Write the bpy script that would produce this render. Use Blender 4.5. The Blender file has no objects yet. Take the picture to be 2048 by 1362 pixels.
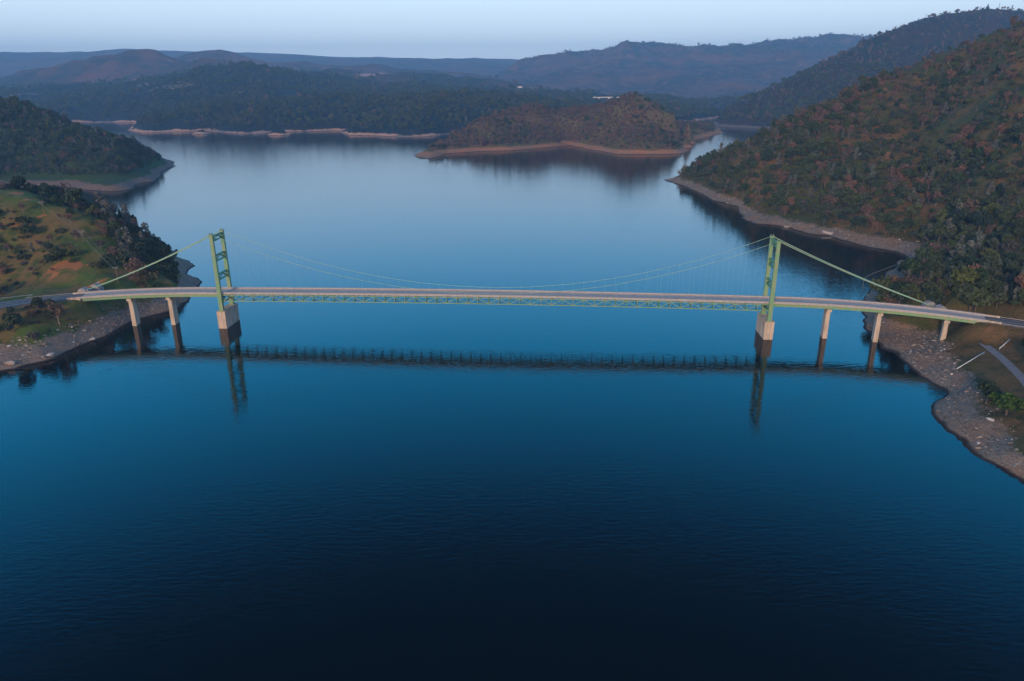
import bpy, bmesh, math, random
import numpy as np
from mathutils import Vector, Matrix

sc = bpy.context.scene
R = math.radians

# ---------------------------------------------------------------- camera
CAM_H = 148.2528
PITCH, ROLL, FPX = .3465, -.0042, 1450.0
cam_d = bpy.data.cameras.new('camera'); cam = bpy.data.objects.new('camera', cam_d)
sc.collection.objects.link(cam); sc.camera = cam
cam_d.sensor_width = 36.0; cam_d.lens = FPX/2048*36
cam_d.clip_start = 1.0; cam_d.clip_end = 60000
cp, sp, cr, sr = math.cos(PITCH), math.sin(PITCH), math.cos(ROLL), math.sin(ROLL)
R0 = Vector((1,0,0)); U0 = Vector((0,sp,cp)); F0 = Vector((0,cp,-sp))
rt = R0*cr + U0*sr; up = U0*cr - R0*sr
m = Matrix.Identity(4)
for i in range(3):
    m[i][0] = rt[i]; m[i][1] = up[i]; m[i][2] = -F0[i]
m.translation = Vector((0,0,CAM_H)); cam.matrix_world = m

# ---------------------------------------------------------------- sky, sun, exposure
world = bpy.data.worlds.new('World'); sc.world = world; world.use_nodes = True
nt = world.node_tree; N = nt.nodes; Lk = nt.links; N.clear()
wo = N.new('ShaderNodeOutputWorld'); bg = N.new('ShaderNodeBackground')
sky = N.new('ShaderNodeTexSky'); sky.sky_type = 'NISHITA'; sky.sun_disc = False
SUN_EL, SUN_AZ = R(5), R(203)           # azimuth clockwise from +Y: the sun has gone down behind the camera
sky.sun_elevation = SUN_EL; sky.sun_rotation = SUN_AZ; sky.altitude = 300
tc = N.new('ShaderNodeTexCoord'); sx = N.new('ShaderNodeSeparateXYZ')
Lk.new(tc.outputs['Generated'], sx.inputs[0])
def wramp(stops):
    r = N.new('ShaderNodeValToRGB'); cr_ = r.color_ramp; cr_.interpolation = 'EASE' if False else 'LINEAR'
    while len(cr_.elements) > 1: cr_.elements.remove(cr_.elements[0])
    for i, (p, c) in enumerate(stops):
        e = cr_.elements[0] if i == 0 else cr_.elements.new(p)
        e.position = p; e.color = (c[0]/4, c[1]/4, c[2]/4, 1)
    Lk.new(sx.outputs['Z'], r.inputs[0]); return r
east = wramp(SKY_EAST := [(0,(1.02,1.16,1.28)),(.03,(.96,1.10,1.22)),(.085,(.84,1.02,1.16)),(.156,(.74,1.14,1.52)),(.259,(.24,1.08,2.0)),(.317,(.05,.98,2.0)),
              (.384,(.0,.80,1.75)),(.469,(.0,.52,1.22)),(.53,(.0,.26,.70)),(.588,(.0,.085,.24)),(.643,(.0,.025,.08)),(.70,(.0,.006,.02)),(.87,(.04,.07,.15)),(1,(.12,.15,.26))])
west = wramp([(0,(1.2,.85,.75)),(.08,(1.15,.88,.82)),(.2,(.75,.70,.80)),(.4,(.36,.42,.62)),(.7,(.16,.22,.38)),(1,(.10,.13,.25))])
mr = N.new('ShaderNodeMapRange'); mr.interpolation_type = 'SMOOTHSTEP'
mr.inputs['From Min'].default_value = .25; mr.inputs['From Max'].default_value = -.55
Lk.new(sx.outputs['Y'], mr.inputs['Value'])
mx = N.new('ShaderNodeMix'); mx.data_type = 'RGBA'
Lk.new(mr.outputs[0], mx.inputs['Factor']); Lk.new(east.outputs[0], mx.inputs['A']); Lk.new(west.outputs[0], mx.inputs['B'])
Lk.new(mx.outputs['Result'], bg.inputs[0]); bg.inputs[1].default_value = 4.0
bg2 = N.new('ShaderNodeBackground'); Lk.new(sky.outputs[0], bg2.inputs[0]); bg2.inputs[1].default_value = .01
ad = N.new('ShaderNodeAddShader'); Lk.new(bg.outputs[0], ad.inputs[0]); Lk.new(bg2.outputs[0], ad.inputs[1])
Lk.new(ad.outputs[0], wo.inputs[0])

sun_d = bpy.data.lights.new('sun', 'SUN'); sun = bpy.data.objects.new('sun', sun_d); sc.collection.objects.link(sun)
sun_d.energy = 2.4; sun_d.angle = R(10); sun_d.color = (1.0, .73, .48)
sdir = Vector((math.sin(SUN_AZ)*math.cos(R(15)), math.cos(SUN_AZ)*math.cos(R(15)), math.sin(R(15))))
sun.rotation_euler = sdir.to_track_quat('Z', 'Y').to_euler()
sc.view_settings.view_transform = 'Standard'; sc.view_settings.look = 'None'
sc.view_settings.exposure = 0.32; sc.view_settings.gamma = 1.0
sc.render.engine = 'CYCLES'
sc.cycles.use_denoising = True
sc.cycles.max_bounces = 4; sc.cycles.diffuse_bounces = 2; sc.cycles.glossy_bounces = 3
sc.cycles.transparent_max_bounces = 8; sc.cycles.volume_bounces = 0
sc.cycles.caustics_reflective = False; sc.cycles.caustics_refractive = False

# ---------------------------------------------------------------- helpers
def link(o, parent=None):
    sc.collection.objects.link(o)
    if parent is not None: o.parent = parent
    return o
def mesh_obj(name, verts, faces, mat=None, parent=None, smooth=False):
    me = bpy.data.meshes.new(name); me.from_pydata([tuple(v) for v in verts], [], faces); me.update()
    if mat: me.materials.append(mat)
    if smooth: me.polygons.foreach_set('use_smooth', [True]*len(me.polygons))
    return link(bpy.data.objects.new(name, me), parent)
def tag(o, label=None, cat=None, group=None, kind=None):
    if label: o['label'] = label
    if cat: o['category'] = cat
    if group: o['group'] = group
    if kind: o['kind'] = kind
    return o
def empty(name, loc=(0,0,0), rz=0, parent=None):
    o = bpy.data.objects.new(name, None); o.location = loc; o.rotation_euler = (0,0,rz); o.empty_display_size = .5
    return link(o, parent)
class MB:
    "collects boxes, bars and tubes into one mesh"
    def __init__(s): s.v = []; s.f = []
    def add(s, vs, fs):
        n = len(s.v); s.v += [Vector(v) for v in vs]; s.f += [tuple(i+n for i in f) for f in fs]; return s
    def box8(s, c): return s.add(c, [(0,3,2,1),(4,5,6,7),(0,1,5,4),(1,2,6,5),(2,3,7,6),(3,0,4,7)])
    def box(s, x0, x1, y0, y1, z0, z1):
        return s.box8([(x0,y0,z0),(x1,y0,z0),(x1,y1,z0),(x0,y1,z0),(x0,y0,z1),(x1,y0,z1),(x1,y1,z1),(x0,y1,z1)])
    def bar(s, a, b, w, h, upv=(0,0,1)):
        a = Vector(a); b = Vector(b); d = (b-a).normalized(); u = Vector(upv)
        sd = d.cross(u)
        if sd.length < 1e-4: sd = d.cross(Vector((0,1,0)))
        sd.normalize(); u = sd.cross(d).normalized()
        c = []
        for p in (a, b):
            for i, j in ((-1,-1),(1,-1),(1,1),(-1,1)): c.append(p + sd*(i*w/2) + u*(j*h/2))
        return s.add(c, [(0,3,2,1),(4,5,6,7),(0,1,5,4),(1,2,6,5),(2,3,7,6),(3,0,4,7)])
    def tube(s, pts, r, n=6, caps=True):
        pts = [Vector(p) for p in pts]; rs = r if isinstance(r, (list,tuple)) else [r]*len(pts)
        vs = []; fs = []
        for i, p in enumerate(pts):
            d = (pts[min(i+1,len(pts)-1)] - pts[max(i-1,0)]).normalized()
            sd = d.cross(Vector((0,0,1)))
            if sd.length < 1e-3: sd = Vector((1,0,0))
            sd.normalize(); u = sd.cross(d)
            for k in range(n):
                a = 2*math.pi*k/n; vs.append(p + (sd*math.cos(a)+u*math.sin(a))*rs[i])
        for i in range(len(pts)-1):
            for k in range(n):
                fs.append((i*n+k, i*n+(k+1)%n, (i+1)*n+(k+1)%n, (i+1)*n+k))
        if caps: fs += [tuple(range(n))[::-1], tuple((len(pts)-1)*n+k for k in range(n))]
        return s.add(vs, fs)
    def build(s, name, mat, parent=None, smooth=False, xf=None):
        v = [xf(p) for p in s.v] if xf else s.v
        return mesh_obj(name, v, s.f, mat, parent, smooth)

# ---------------------------------------------------------------- materials
class NG:
    def __init__(s, name):
        s.m = bpy.data.materials.new(name); s.m.use_nodes = True; s.t = s.m.node_tree; s.n = s.t.nodes; s.l = s.t.links
        s.bsdf = s.n['Principled BSDF']; s.bsdf.inputs['Roughness'].default_value = .9
        s.bsdf.inputs['Specular IOR Level'].default_value = .15
        s.geo = s.n.new('ShaderNodeNewGeometry')
    def link(s, a, b): s.l.new(a, b)
    def noise(s, scale, detail=4, rough=.55, vec=None, dist=0):
        n = s.n.new('ShaderNodeTexNoise'); n.inputs['Scale'].default_value = scale; n.inputs['Detail'].default_value = detail
        n.inputs['Roughness'].default_value = rough; n.inputs['Distortion'].default_value = dist
        s.link(vec if vec is not None else s.geo.outputs['Position'], n.inputs['Vector']); return n.outputs['Fac']
    def rng(s, v, a, b, c=0, d=1, smooth=True):
        n = s.n.new('ShaderNodeMapRange'); n.inputs['From Min'].default_value = a; n.inputs['From Max'].default_value = b
        n.inputs['To Min'].default_value = c; n.inputs['To Max'].default_value = d
        if smooth: n.interpolation_type = 'SMOOTHSTEP'
        s.link(v, n.inputs['Value']); return n.outputs[0]
    def math(s, op, a, b):
        n = s.n.new('ShaderNodeMath'); n.operation = op
        for i, x in enumerate((a, b)):
            if isinstance(x, (int,float)): n.inputs[i].default_value = x
            else: s.link(x, n.inputs[i])
        return n.outputs[0]
    def mix(s, f, a, b):
        n = s.n.new('ShaderNodeMix'); n.data_type = 'RGBA'
        for key, x in (('Factor', f), ('A', a), ('B', b)):
            if isinstance(x, (int,float)): n.inputs[key].default_value = x
            elif isinstance(x, tuple): n.inputs[key].default_value = (*x, 1)
            else: s.link(x, n.inputs[key])
        return n.outputs['Result']
    def z(s):
        n = s.n.new('ShaderNodeSeparateXYZ'); s.link(s.geo.outputs['Position'], n.inputs[0]); return n.outputs['Z']
    def scaled(s, v):
        n = s.n.new('ShaderNodeMapping'); n.inputs['Scale'].default_value = v
        s.link(s.geo.outputs['Position'], n.inputs['Vector']); return n.outputs[0]
    def color(s, c): s.link(c, s.bsdf.inputs['Base Color']) if not isinstance(c, tuple) else setattr(s.bsdf.inputs['Base Color'], 'default_value', (*c, 1))
    def bump(s, h, strength, dist):
        n = s.n.new('ShaderNodeBump'); n.inputs['Strength'].default_value = strength; n.inputs['Distance'].default_value = dist
        s.link(h, n.inputs['Height']); s.link(n.outputs[0], s.bsdf.inputs['Normal'])

def mat_flat(name, c, c2=None, scale=1.0, rough=.7, bump=0, metal=0, streak=False):
    g = NG(name); g.bsdf.inputs['Roughness'].default_value = rough; g.bsdf.inputs['Metallic'].default_value = metal
    if c2:
        n = g.noise(scale, 5, .6, g.scaled((1,1,.18)) if streak else None)
        g.color(g.mix(g.rng(n, .38, .66), c, c2))
        if bump: g.bump(n, bump, .05)
    else: g.color(c)
    return g.m

M = {}
M['green_steel'] = mat_flat('green_steel_paint', (.19,.39,.21), (.33,.36,.22), .9, .6, streak=True)
M['cable'] = mat_flat('cable_paint', (.30,.52,.36), (.40,.55,.40), .3, .5)
M['dark_steel'] = mat_flat('bracing_paint', (.10,.30,.20), (.13,.26,.12), .6, .6)
M['concrete'] = mat_flat('pier_concrete', (.64,.51,.40), (.44,.35,.28), .6, .9, .3, streak=True)
M['parapet'] = mat_flat('parapet_concrete', (.50,.45,.43), (.41,.37,.36), .6, .9)
M['deck'] = mat_flat('deck_concrete', (.36,.36,.37), (.42,.41,.41), .25, .9)
M['asphalt'] = mat_flat('asphalt', (.11,.12,.145), (.15,.15,.165), .3, .95)
M['white_paint'] = mat_flat('white_paint', (.75,.75,.75), (.5,.5,.5), 1.0, .7)
M['yellow_paint'] = mat_flat('yellow_paint', (.55,.45,.22), (.40,.36,.25), 1.0, .7)
M['gravel'] = mat_flat('road_gravel', (.20,.20,.23), (.27,.25,.25), .6, .95, .4)
M['wood'] = mat_flat('weathered_wood', (.26,.17,.11), (.18,.12,.08), 1.5, .9)
M['galv'] = mat_flat('galvanised_steel', (.42,.42,.44), (.30,.30,.32), 1.0, .5, metal=.4)
M['grey_concrete'] = mat_flat('anchor_concrete', (.36,.34,.33), (.26,.25,.26), .5, .9, .4)
M['rust'] = mat_flat('rusty_drum', (.30,.17,.10), (.38,.30,.24), 1.0, .8)
M['white_metal'] = mat_flat('white_pipe', (.72,.74,.76), (.6,.6,.62), 1.0, .5)
M['wire'] = mat_flat('aluminium_wire', (.30,.30,.32), None, rough=.5)
M['log'] = mat_flat('floating_log', (.30,.27,.25), (.2,.18,.16), 1.0, .8)
M['pale_wall'] = mat_flat('pale_wall', (.75,.68,.66), (.6,.55,.55), .1, .8)
M['roof'] = mat_flat('pale_roof', (.55,.5,.5), (.45,.4,.4), .1, .8)

def terrain_mat(name, bare_a, bare_b, veg, band=7.0, scale=1.0, band_noise=5.0, veg_bump=.6, patch=None):
    """bare drawdown bank up to `band` metres above the lake, vegetation cover above"""
    g = NG(name)
    z = g.z()
    n1 = g.noise(.035/scale, 5, .6); n2 = g.noise(.22/scale, 6, .65); n3 = g.noise(1.1/scale, 4, .6)
    zz = g.math('ADD', z, g.math('MULTIPLY', g.math('SUBTRACT', n1, .5), band_noise*2.2))
    zz = g.math('ADD', zz, g.math('MULTIPLY', g.math('SUBTRACT', n2, .5), band_noise*1.2))
    edge = g.rng(zz, band-.8, band+.8)
    # strata lines left by the falling water
    bare = g.mix(g.rng(n1, .40, .62), bare_a, bare_b)
    bare = g.mix(g.rng(n2, .45, .75, 0, .65), bare, tuple(c*.45 for c in bare_b))
    bare = g.mix(g.rng(n3, .54, .70, 0, .75), bare, tuple(min(1,c*2.1) for c in bare_b))
    n4 = g.noise(.5/scale, 4, .7, g.scaled((1,.45,3)), 1.2); bare = g.mix(g.rng(n4, .50, .62, 0, .7), bare, tuple(c*.35 for c in bare_b))
    w = g.n.new('ShaderNodeTexWave'); w.wave_type = 'BANDS'; w.bands_direction = 'Z'; w.inputs['Scale'].default_value = .35
    w.inputs['Distortion'].default_value = 4; w.inputs['Detail'].default_value = 3; g.link(g.geo.outputs['Position'], w.inputs['Vector'])
    bare = g.mix(g.math('MULTIPLY', w.outputs['Fac'], .28), bare, tuple(c*.5 for c in bare_a))
    wet = g.rng(z, .25, .9); bare = g.mix(wet, (.035,.026,.024), bare)
    m1 = g.noise(.012/scale, 4, .6); m2 = g.noise(.07/scale, 5, .65)
    vg = g.mix(g.rng(m1, .40, .60), veg[0], veg[1])
    vg = g.mix(g.rng(m2, .45, .66), vg, veg[2])
    vg = g.mix(g.rng(n3, .42, .66, 0, .6), vg, tuple(c*.5 for c in veg[0]))
    n5 = g.noise(.45/scale, 5, .7, g.scaled((1,.6,1)), .8); vg = g.mix(g.rng(n5, .50, .64, 0, .40), vg, tuple(c*.9 for c in veg[1]))
    if patch: # bare scars of soil and rock
        m3 = g.noise(patch[1]/scale, 3, .5, dist=.6); vg = g.mix(g.rng(m3, patch[2], patch[2]+.05), vg, patch[0])
    g.color(g.mix(edge, bare, vg))
    h = g.math('ADD', g.math('MULTIPLY', n2, 1.0), g.math('MULTIPLY', n3, .45))
    g.bump(h, veg_bump, 2.2*scale)
    return g.m

HAZE = 1.05e-4
WET = [(-1547, 2680, -9), (-1445, 2560, -9), (-1423, 2614, -9), (-1400, 2670, -9), (-1354, 2667, -9), (-1293, 2447, -9), (-1324, 2400, -9), (-1419, 2455, -9), (-1567, 2624, -9)]

LANDS = {
 'near_left': dict(slope=0.5,shore=[(-304.8,343.1),(-291.1,352.9),(-277.3,363.8),(-271.6,368.1),(-266.8,373.9),(-260.6,382.2),(-258.2,391.7),(-255.2,405.0),(-248.7,420.9),(-249.2,439.1),(-248.4,449.2),(-242.3,459.7),(-234.3,469.4),(-229.3,475.0),(-232.0,490.3),(-234.7,507.9),(-236.0,522.4),(-242.7,549.5),(-250.2,560.2),(-264.8,573.0),(-268.0,584.5),(-269.0,598.1),(-273.4,608.8),(-287.4,623.7),(-304.0,637.4),(-310,655),(-350,690),(-420,730),(-520,770),(-640,820),(-760,880)],
   pts=[(-411.0,590.0,66.5),(-381.2,580.0,63.9),(-343.8,560.0,55.3),(-318.5,560.0,46.7),(-295.2,570.0,30.8),(-287.3,590.0,12.7),(-354.5,550.0,52.4),(-310.8,520.0,36.5),(-380.8,540.0,54.3),(-371.1,520.0,39.7),(-340.5,530.0,41.2),(-263.4,470.0,20.0),(-290.0,500.0,29.3),(-262.5,505.0,18.8),(-243.1,500.0,14.6),(-354.9,490.0,24.9),(-316.9,485.0,26.0),(-479.4,600.0,64.6),(-430.6,530.0,49.0),(-398.5,480.0,27.6),(-578.8,600.0,73.0),(-512.3,520.0,51.2),(-281.2,464.0,18.6),(-323.0,470.0,18.8),(-349.1,478.0,15.7),(-300.7,466.0,18.1),(-274.0,436.2,17.0),(-298.7,402.4,17.0),(-288.7,415.0,18.5),(-292.5,390.1,9.0),(-276.3,401.6,11.0),(-268.2,423.3,10.0),(-262.8,441.5,9.0),(-281.7,423.4,19.0),(-323.2,396.7,19.0),(-311.7,376.8,8.0),(-259.6,453.2,7.0)]),
 'mid_left': dict(slope=0.4,shore=[(-886.5,1064.1),(-797.5,1082.0),(-737.4,1080.2),(-700.5,1089.5),(-661.9,1083.1),(-626.9,1061.6),(-582.9,1045.4),(-562.3,1040.0),(-550.6,1059.4),(-556.0,1085.2),(-569.8,1118.1),(-555.4,1146.1),(-569.1,1195.2),(-601.2,1277.1),(-612.6,1321.9),(-617.6,1365.6),(-655,1440),(-720,1500),(-800,1560),(-900,1640),(-1020,1720),(-1150,1800),(-1350,1900)],
   pts=[(-904.8,1091.3,1.8),(-964.7,1179.8,37.3),(-1045.4,1299.2,85.0),(-1156.1,1462.8,150.5),(-772.8,1116.7,5.4),(-815.4,1192.0,35.6),(-862.9,1276.1,69.2),(-927.8,1390.9,115.1),(-880.8,1370.4,105.2),(-731.5,1139.7,10.0),(-783.5,1237.9,47.3),(-841.4,1347.1,88.8),(-744.5,1203.8,34.2),(-805.5,1321.0,76.4),(-649.5,1107.3,6.1),(-692.5,1194.4,34.8),(-739.4,1289.7,66.3),(-615.6,1098.9,7.0),(-650.6,1172.3,29.0),(-685.7,1246.0,51.1),(-587.3,1100.3,6.7),(-620.1,1171.3,25.2),(-648.0,1231.7,40.9),(-588.4,1148.6,8.4),(-621.0,1220.6,24.2),(-644.7,1273.3,35.8),(-583.4,1182.7,6.5),(-643.0,1316.7,27.9),(-638.3,1373.7,4.0),(-1169.5,1229.4,42.6),(-1401.9,1524.6,160.7),(-900,1500,50),(-1100,1500,60)]),
 'peninsula': dict(slope=0.5,shore=[(500,2300),(350,2150),(100,2050),(-100,1980),(-150,1850),(-160,1720),(-190,1620),(-202.2,1537.6),(-187.2,1458.2),(-156.2,1466.3),(-138.1,1566.5),(-67.7,1619.0),(2.9,1639.1),(68.8,1697.1),(143.0,1759.1),(172.5,1655.3),(219.2,1551.1),(302.8,1542.2),(358.7,1555.8),(386.4,1621.8),(380.1,1708.0),(404.5,1787.8),(433.2,1829.6),(482.2,1920.0),(522.4,2002.4),(555.7,2073.6),(600.0,2129.2),(645.5,2345.5)],
   pts=[(-161.4,1522.0,8.3),(-166.3,1574.8,19.9),(-128.4,1639.3,13.5),(-133.5,1715.9,35.0),(-82.5,1690.5,20.1),(-86.0,1778.4,50.0),(-17.3,1706.5,24.2),(-18.2,1839.4,72.0),(38.4,1766.0,31.1),(41.3,1906.9,84.6),(84.4,1796.0,28.9),(89.6,1921.8,76.8),(127.3,1831.4,26.5),(134.2,1944.6,67.3),(180.1,1740.2,26.6),(192.6,1879.3,76.7),(229.3,1635.7,28.2),(250.0,1808.1,93.6),(258.5,1634.5,28.1),(271.7,1732.2,65.3),(285.5,1834.6,104.2),(288.7,1633.1,28.1),(303.4,1730.8,65.2),(318.4,1830.2,103.0),(317.8,1631.9,28.1),(345.0,1795.5,90.2),(357.2,1643.0,27.1),(380.5,1768.0,72.1),(401.3,1700.1,22.9),(419.0,1786.1,48.7),(513.7,2023.1,17.8),(100,1950,30),(350,2030,35)]),
 'mid_shore': dict(slope=0.4,shore=[(-2600,3300),(-2100,2900),(-1716.7,2816.3),(-1654.6,2861.2),(-1495.8,2768.3),(-1507.1,2850.2),(-1411.5,2826.5),(-1317.4,2694.0),(-1270.0,2521.9),(-1210.3,2368.9),(-1114.1,2273.0),(-1067.6,2270.2),(-1034.1,2290.0),(-937.2,2306.2),(-792.4,2191.0),(-721.2,2186.9),(-709.7,2248.7),(-638.3,2276.9),(-565.8,2283.5),(-534.0,2303.9),(-489.3,2173.3),(-461.0,2151.7),(-363.0,2088.4),(-288.2,2029.6),(-226.8,2062.2),(-175.1,2154.9),(0,2150),(300,2300),(560,2500),(700,2800),(800,2950)],
   pts=[(-1214.5,2500.0,32.5),(-1115.8,2450.0,45.2),(-1002.3,2450.0,49.4),(-906.2,2500.0,58.0),(-714.2,2350.0,52.2),(-659.6,2500.0,61.7),(-527.9,2500.0,67.4),(-396.0,2500.0,79.3),(-281.1,2500.0,88.2),(-199.2,2500.0,91.0),(-101.4,2500.0,81.3),(47.7,2600.0,66.8),(226.9,2700.0,51.4),(-904.8,2200.0,27.1),(-671.1,2150.0,28.9),(-458.0,2150.0,28.0),(-315.9,2150.0,27.4),(-1473.3,2900.0,27.8),(-1609.3,2900.0,15.6),(-1762.0,2900.0,16.2),(-2079.6,3300.0,52.8),(-1981.9,3400.0,72.6),(-1874.7,3500.0,98.0),(-1734.0,3500.0,119.0),(-1639.3,3500.0,140.0),(-1521.7,3500.0,165.2),(-1420.3,3600.0,200.1),(-1327.2,3600.0,201.9),(-1165.8,3600.0,192.6),(-1051.8,3600.0,172.5),(-892.8,3600.0,130.2),(-734.2,3500.0,97.8),(-426.5,3400.0,72.7),(-133.8,3300.0,65.5),(168.6,3300.0,56.1),(-1418.9,3000.0,61.0),(-1296.4,3100.0,105.6),(-1120.4,3000.0,87.7),(-982.2,3000.0,96.4),(-828.6,3000.0,68.0),(-2430.1,3300.0,35.6),(-3068.6,3300.0,69.0)]),
 'left_peak': dict(slope=0.4,shore=[],
   pts=[(-4263.9,5400.0,202.7),(-3802.0,4815.0,108.9),(-3237.4,4100.0,15.0),(-4263.9,5900.0,121.6),(-3784.3,5400.0,168.0),(-3374.3,4815.0,91.5),(-2873.2,4100.0,15.0),(-3784.3,5900.0,100.8),(-3584.2,5400.0,127.6),(-3195.9,4815.0,71.3),(-2721.4,4100.0,15.0),(-3584.2,5900.0,76.6),(-3468.2,5400.0,173.3),(-3092.5,4815.0,94.2),(-2633.2,4100.0,15.0),(-3468.2,5900.0,104.0),(-3322.5,5400.0,199.0),(-2962.5,4815.0,107.0),(-2522.6,4100.0,15.0),(-3322.5,5900.0,119.4),(-3031.2,5400.0,256.6),(-2702.8,4815.0,135.8),(-2301.4,4100.0,15.0),(-3031.2,5900.0,153.9),(-2796.5,5400.0,301.0),(-2493.6,4815.0,158.0),(-2123.3,4100.0,15.0),(-2796.5,5900.0,180.6),(-2651.4,5400.0,335.9),(-2364.2,4815.0,175.4),(-2013.1,4100.0,15.0),(-2651.4,5900.0,201.5),(-2551.8,5400.0,351.6),(-2275.4,4815.0,183.3),(-1937.5,4100.0,15.0),(-2551.8,5900.0,210.9),(-2468.2,5400.0,335.2),(-2200.8,4815.0,175.1),(-1874.0,4100.0,15.0),(-2468.2,5900.0,201.1),(-2347.7,5400.0,289.6),(-2093.4,4815.0,152.3),(-1782.5,4100.0,15.0),(-2347.7,5900.0,173.7),(-2232.8,5400.0,246.9),(-1991.0,4815.0,131.0),(-1695.3,4100.0,15.0),(-2232.8,5900.0,148.2),(-2032.4,5400.0,187.4),(-1812.3,4815.0,101.2),(-1543.2,4100.0,15.0),(-2032.4,5900.0,112.4),(-1758.3,5400.0,143.5),(-1567.8,4815.0,79.3),(-1335.0,4100.0,15.0),(-1758.3,5900.0,86.1)]),
 'second_peak': dict(slope=0.4,shore=[],
   pts=[(-3347.2,6300.0,205.4),(-3036.3,5715.0,110.2),(-2656.5,5000.0,15.0),(-3347.2,6800.0,123.2),(-2766.0,6300.0,271.6),(-2509.2,5715.0,143.3),(-2195.3,5000.0,15.0),(-2766.0,6800.0,163.0),(-2593.3,6300.0,338.9),(-2352.5,5715.0,177.0),(-2058.2,5000.0,15.0),(-2593.3,6800.0,203.4),(-2468.2,6300.0,364.7),(-2239.0,5715.0,189.9),(-1958.9,5000.0,15.0),(-2468.2,6800.0,218.8),(-2345.1,6300.0,379.2),(-2127.3,5715.0,197.1),(-1861.2,5000.0,15.0),(-2345.1,6800.0,227.5),(-2226.2,6300.0,363.8),(-2019.5,5715.0,189.4),(-1766.8,5000.0,15.0),(-2226.2,6800.0,218.3),(-2070.9,6300.0,314.3),(-1878.6,5715.0,164.6),(-1643.6,5000.0,15.0),(-2070.9,6800.0,188.6),(-1871.6,6300.0,287.0),(-1697.8,5715.0,151.0),(-1485.4,5000.0,15.0),(-1871.6,6800.0,172.2),(-1548.4,6300.0,274.4),(-1404.7,5715.0,144.7),(-1228.9,5000.0,15.0),(-1548.4,6800.0,164.6),(-1062.7,6300.0,257.3),(-964.0,5715.0,136.2),(-843.4,5000.0,15.0),(-1062.7,6800.0,154.4),(-657.5,6300.0,236.7),(-596.4,5715.0,125.9),(-521.8,5000.0,15.0),(-657.5,6800.0,142.0),(-251.6,6300.0,200.8),(-228.2,5715.0,107.9),(-199.7,5000.0,15.0),(-251.6,6800.0,120.5),(156.2,6300.0,134.0),(141.7,5715.0,74.5),(123.9,5000.0,15.0),(156.2,6800.0,80.4)]),
 'red_mound': dict(slope=0.4,shore=[],
   pts=[(-2575.2,4700.0,105.1),(-2353.3,4295.0,60.0),(-2082.0,3800.0,15.0),(-2575.2,5200.0,63.0),(-2198.4,4700.0,161.1),(-2008.9,4295.0,88.1),(-1777.4,3800.0,15.0),(-2198.4,5200.0,96.7),(-2037.4,4700.0,214.7),(-1861.9,4295.0,114.8),(-1647.3,3800.0,15.0),(-2037.4,5200.0,128.8),(-1946.8,4700.0,251.1),(-1779.1,4295.0,133.1),(-1574.0,3800.0,15.0),(-1946.8,5200.0,150.7),(-1865.3,4700.0,270.5),(-1704.6,4295.0,142.8),(-1508.1,3800.0,15.0),(-1865.3,5200.0,162.3),(-1789.2,4700.0,253.3),(-1635.0,4295.0,134.2),(-1446.6,3800.0,15.0),(-1789.2,5200.0,152.0),(-1611.2,4700.0,227.2),(-1472.3,4295.0,121.1),(-1302.6,3800.0,15.0),(-1611.2,5200.0,136.3),(-1340.7,4700.0,206.2),(-1225.2,4295.0,110.6),(-1084.0,3800.0,15.0),(-1340.7,5200.0,123.7),(-1098.5,4700.0,199.6),(-1003.8,4295.0,107.3),(-888.1,3800.0,15.0),(-1098.5,5200.0,119.8),(-917.0,4700.0,190.3),(-837.9,4295.0,102.7),(-741.4,3800.0,15.0),(-917.0,5200.0,114.2),(-674.2,4700.0,183.7),(-616.1,4295.0,99.3),(-545.1,3800.0,15.0),(-674.2,5200.0,110.2),(-462.0,4700.0,168.6),(-422.2,4295.0,91.8),(-373.5,3800.0,15.0),(-462.0,5200.0,101.1),(-279.7,4700.0,153.5),(-255.6,4295.0,84.3),(-226.2,3800.0,15.0),(-279.7,5200.0,92.1),(-66.6,4700.0,129.7),(-60.9,4295.0,72.4),(-53.9,3800.0,15.0),(-66.6,5200.0,77.8),(116.7,4700.0,94.4),(106.6,4295.0,54.7),(94.4,3800.0,15.0),(116.7,5200.0,56.6),(270.2,4700.0,64.8),(247.0,4295.0,39.9),(218.5,3800.0,15.0),(270.2,5200.0,38.9),(701.8,4700.0,25.2),(641.3,4295.0,20.1),(567.4,3800.0,15.0),(701.8,5200.0,15.1),(1164.8,4700.0,8.8),(1064.4,4295.0,11.9),(941.7,3800.0,15.0),(1164.8,5200.0,5.3)]),
 'far_ridge': dict(slope=0.4,shore=[],
   pts=[(-8778.9,9000.0,440.5),(-7042.2,9000.0,460.5),(-5894.2,9000.0,439.9),(-5553.3,9000.0,417.1),(-5086.0,9000.0,442.1),(-4473.7,9000.0,477.3),(-3933.8,9000.0,432.3),(-3590.9,9000.0,409.4),(-2960.4,9000.0,369.2),(-2441.6,9000.0,351.0),(-1861.0,9000.0,370.3),(-1517.1,9000.0,320.3),(-1108.9,9000.0,367.4),(-704.6,9000.0,344.2),(-125.8,9000.0,304.0),(167.9,9200.0,311.9),(469.2,9300.0,329.3),(-4326.0,6500.0,75.6),(-3049.9,6500.0,110.5),(-1780.8,6500.0,125.3),(-514.5,6500.0,120.3),(330.4,6500.0,97.1),(-5139.1,7800.0,274.8),(-3627.1,7800.0,292.4),(-2124.8,7800.0,239.4),(-614.2,7800.0,209.8)]),
 'far_right_ridge': dict(slope=0.4,shore=[],
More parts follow.
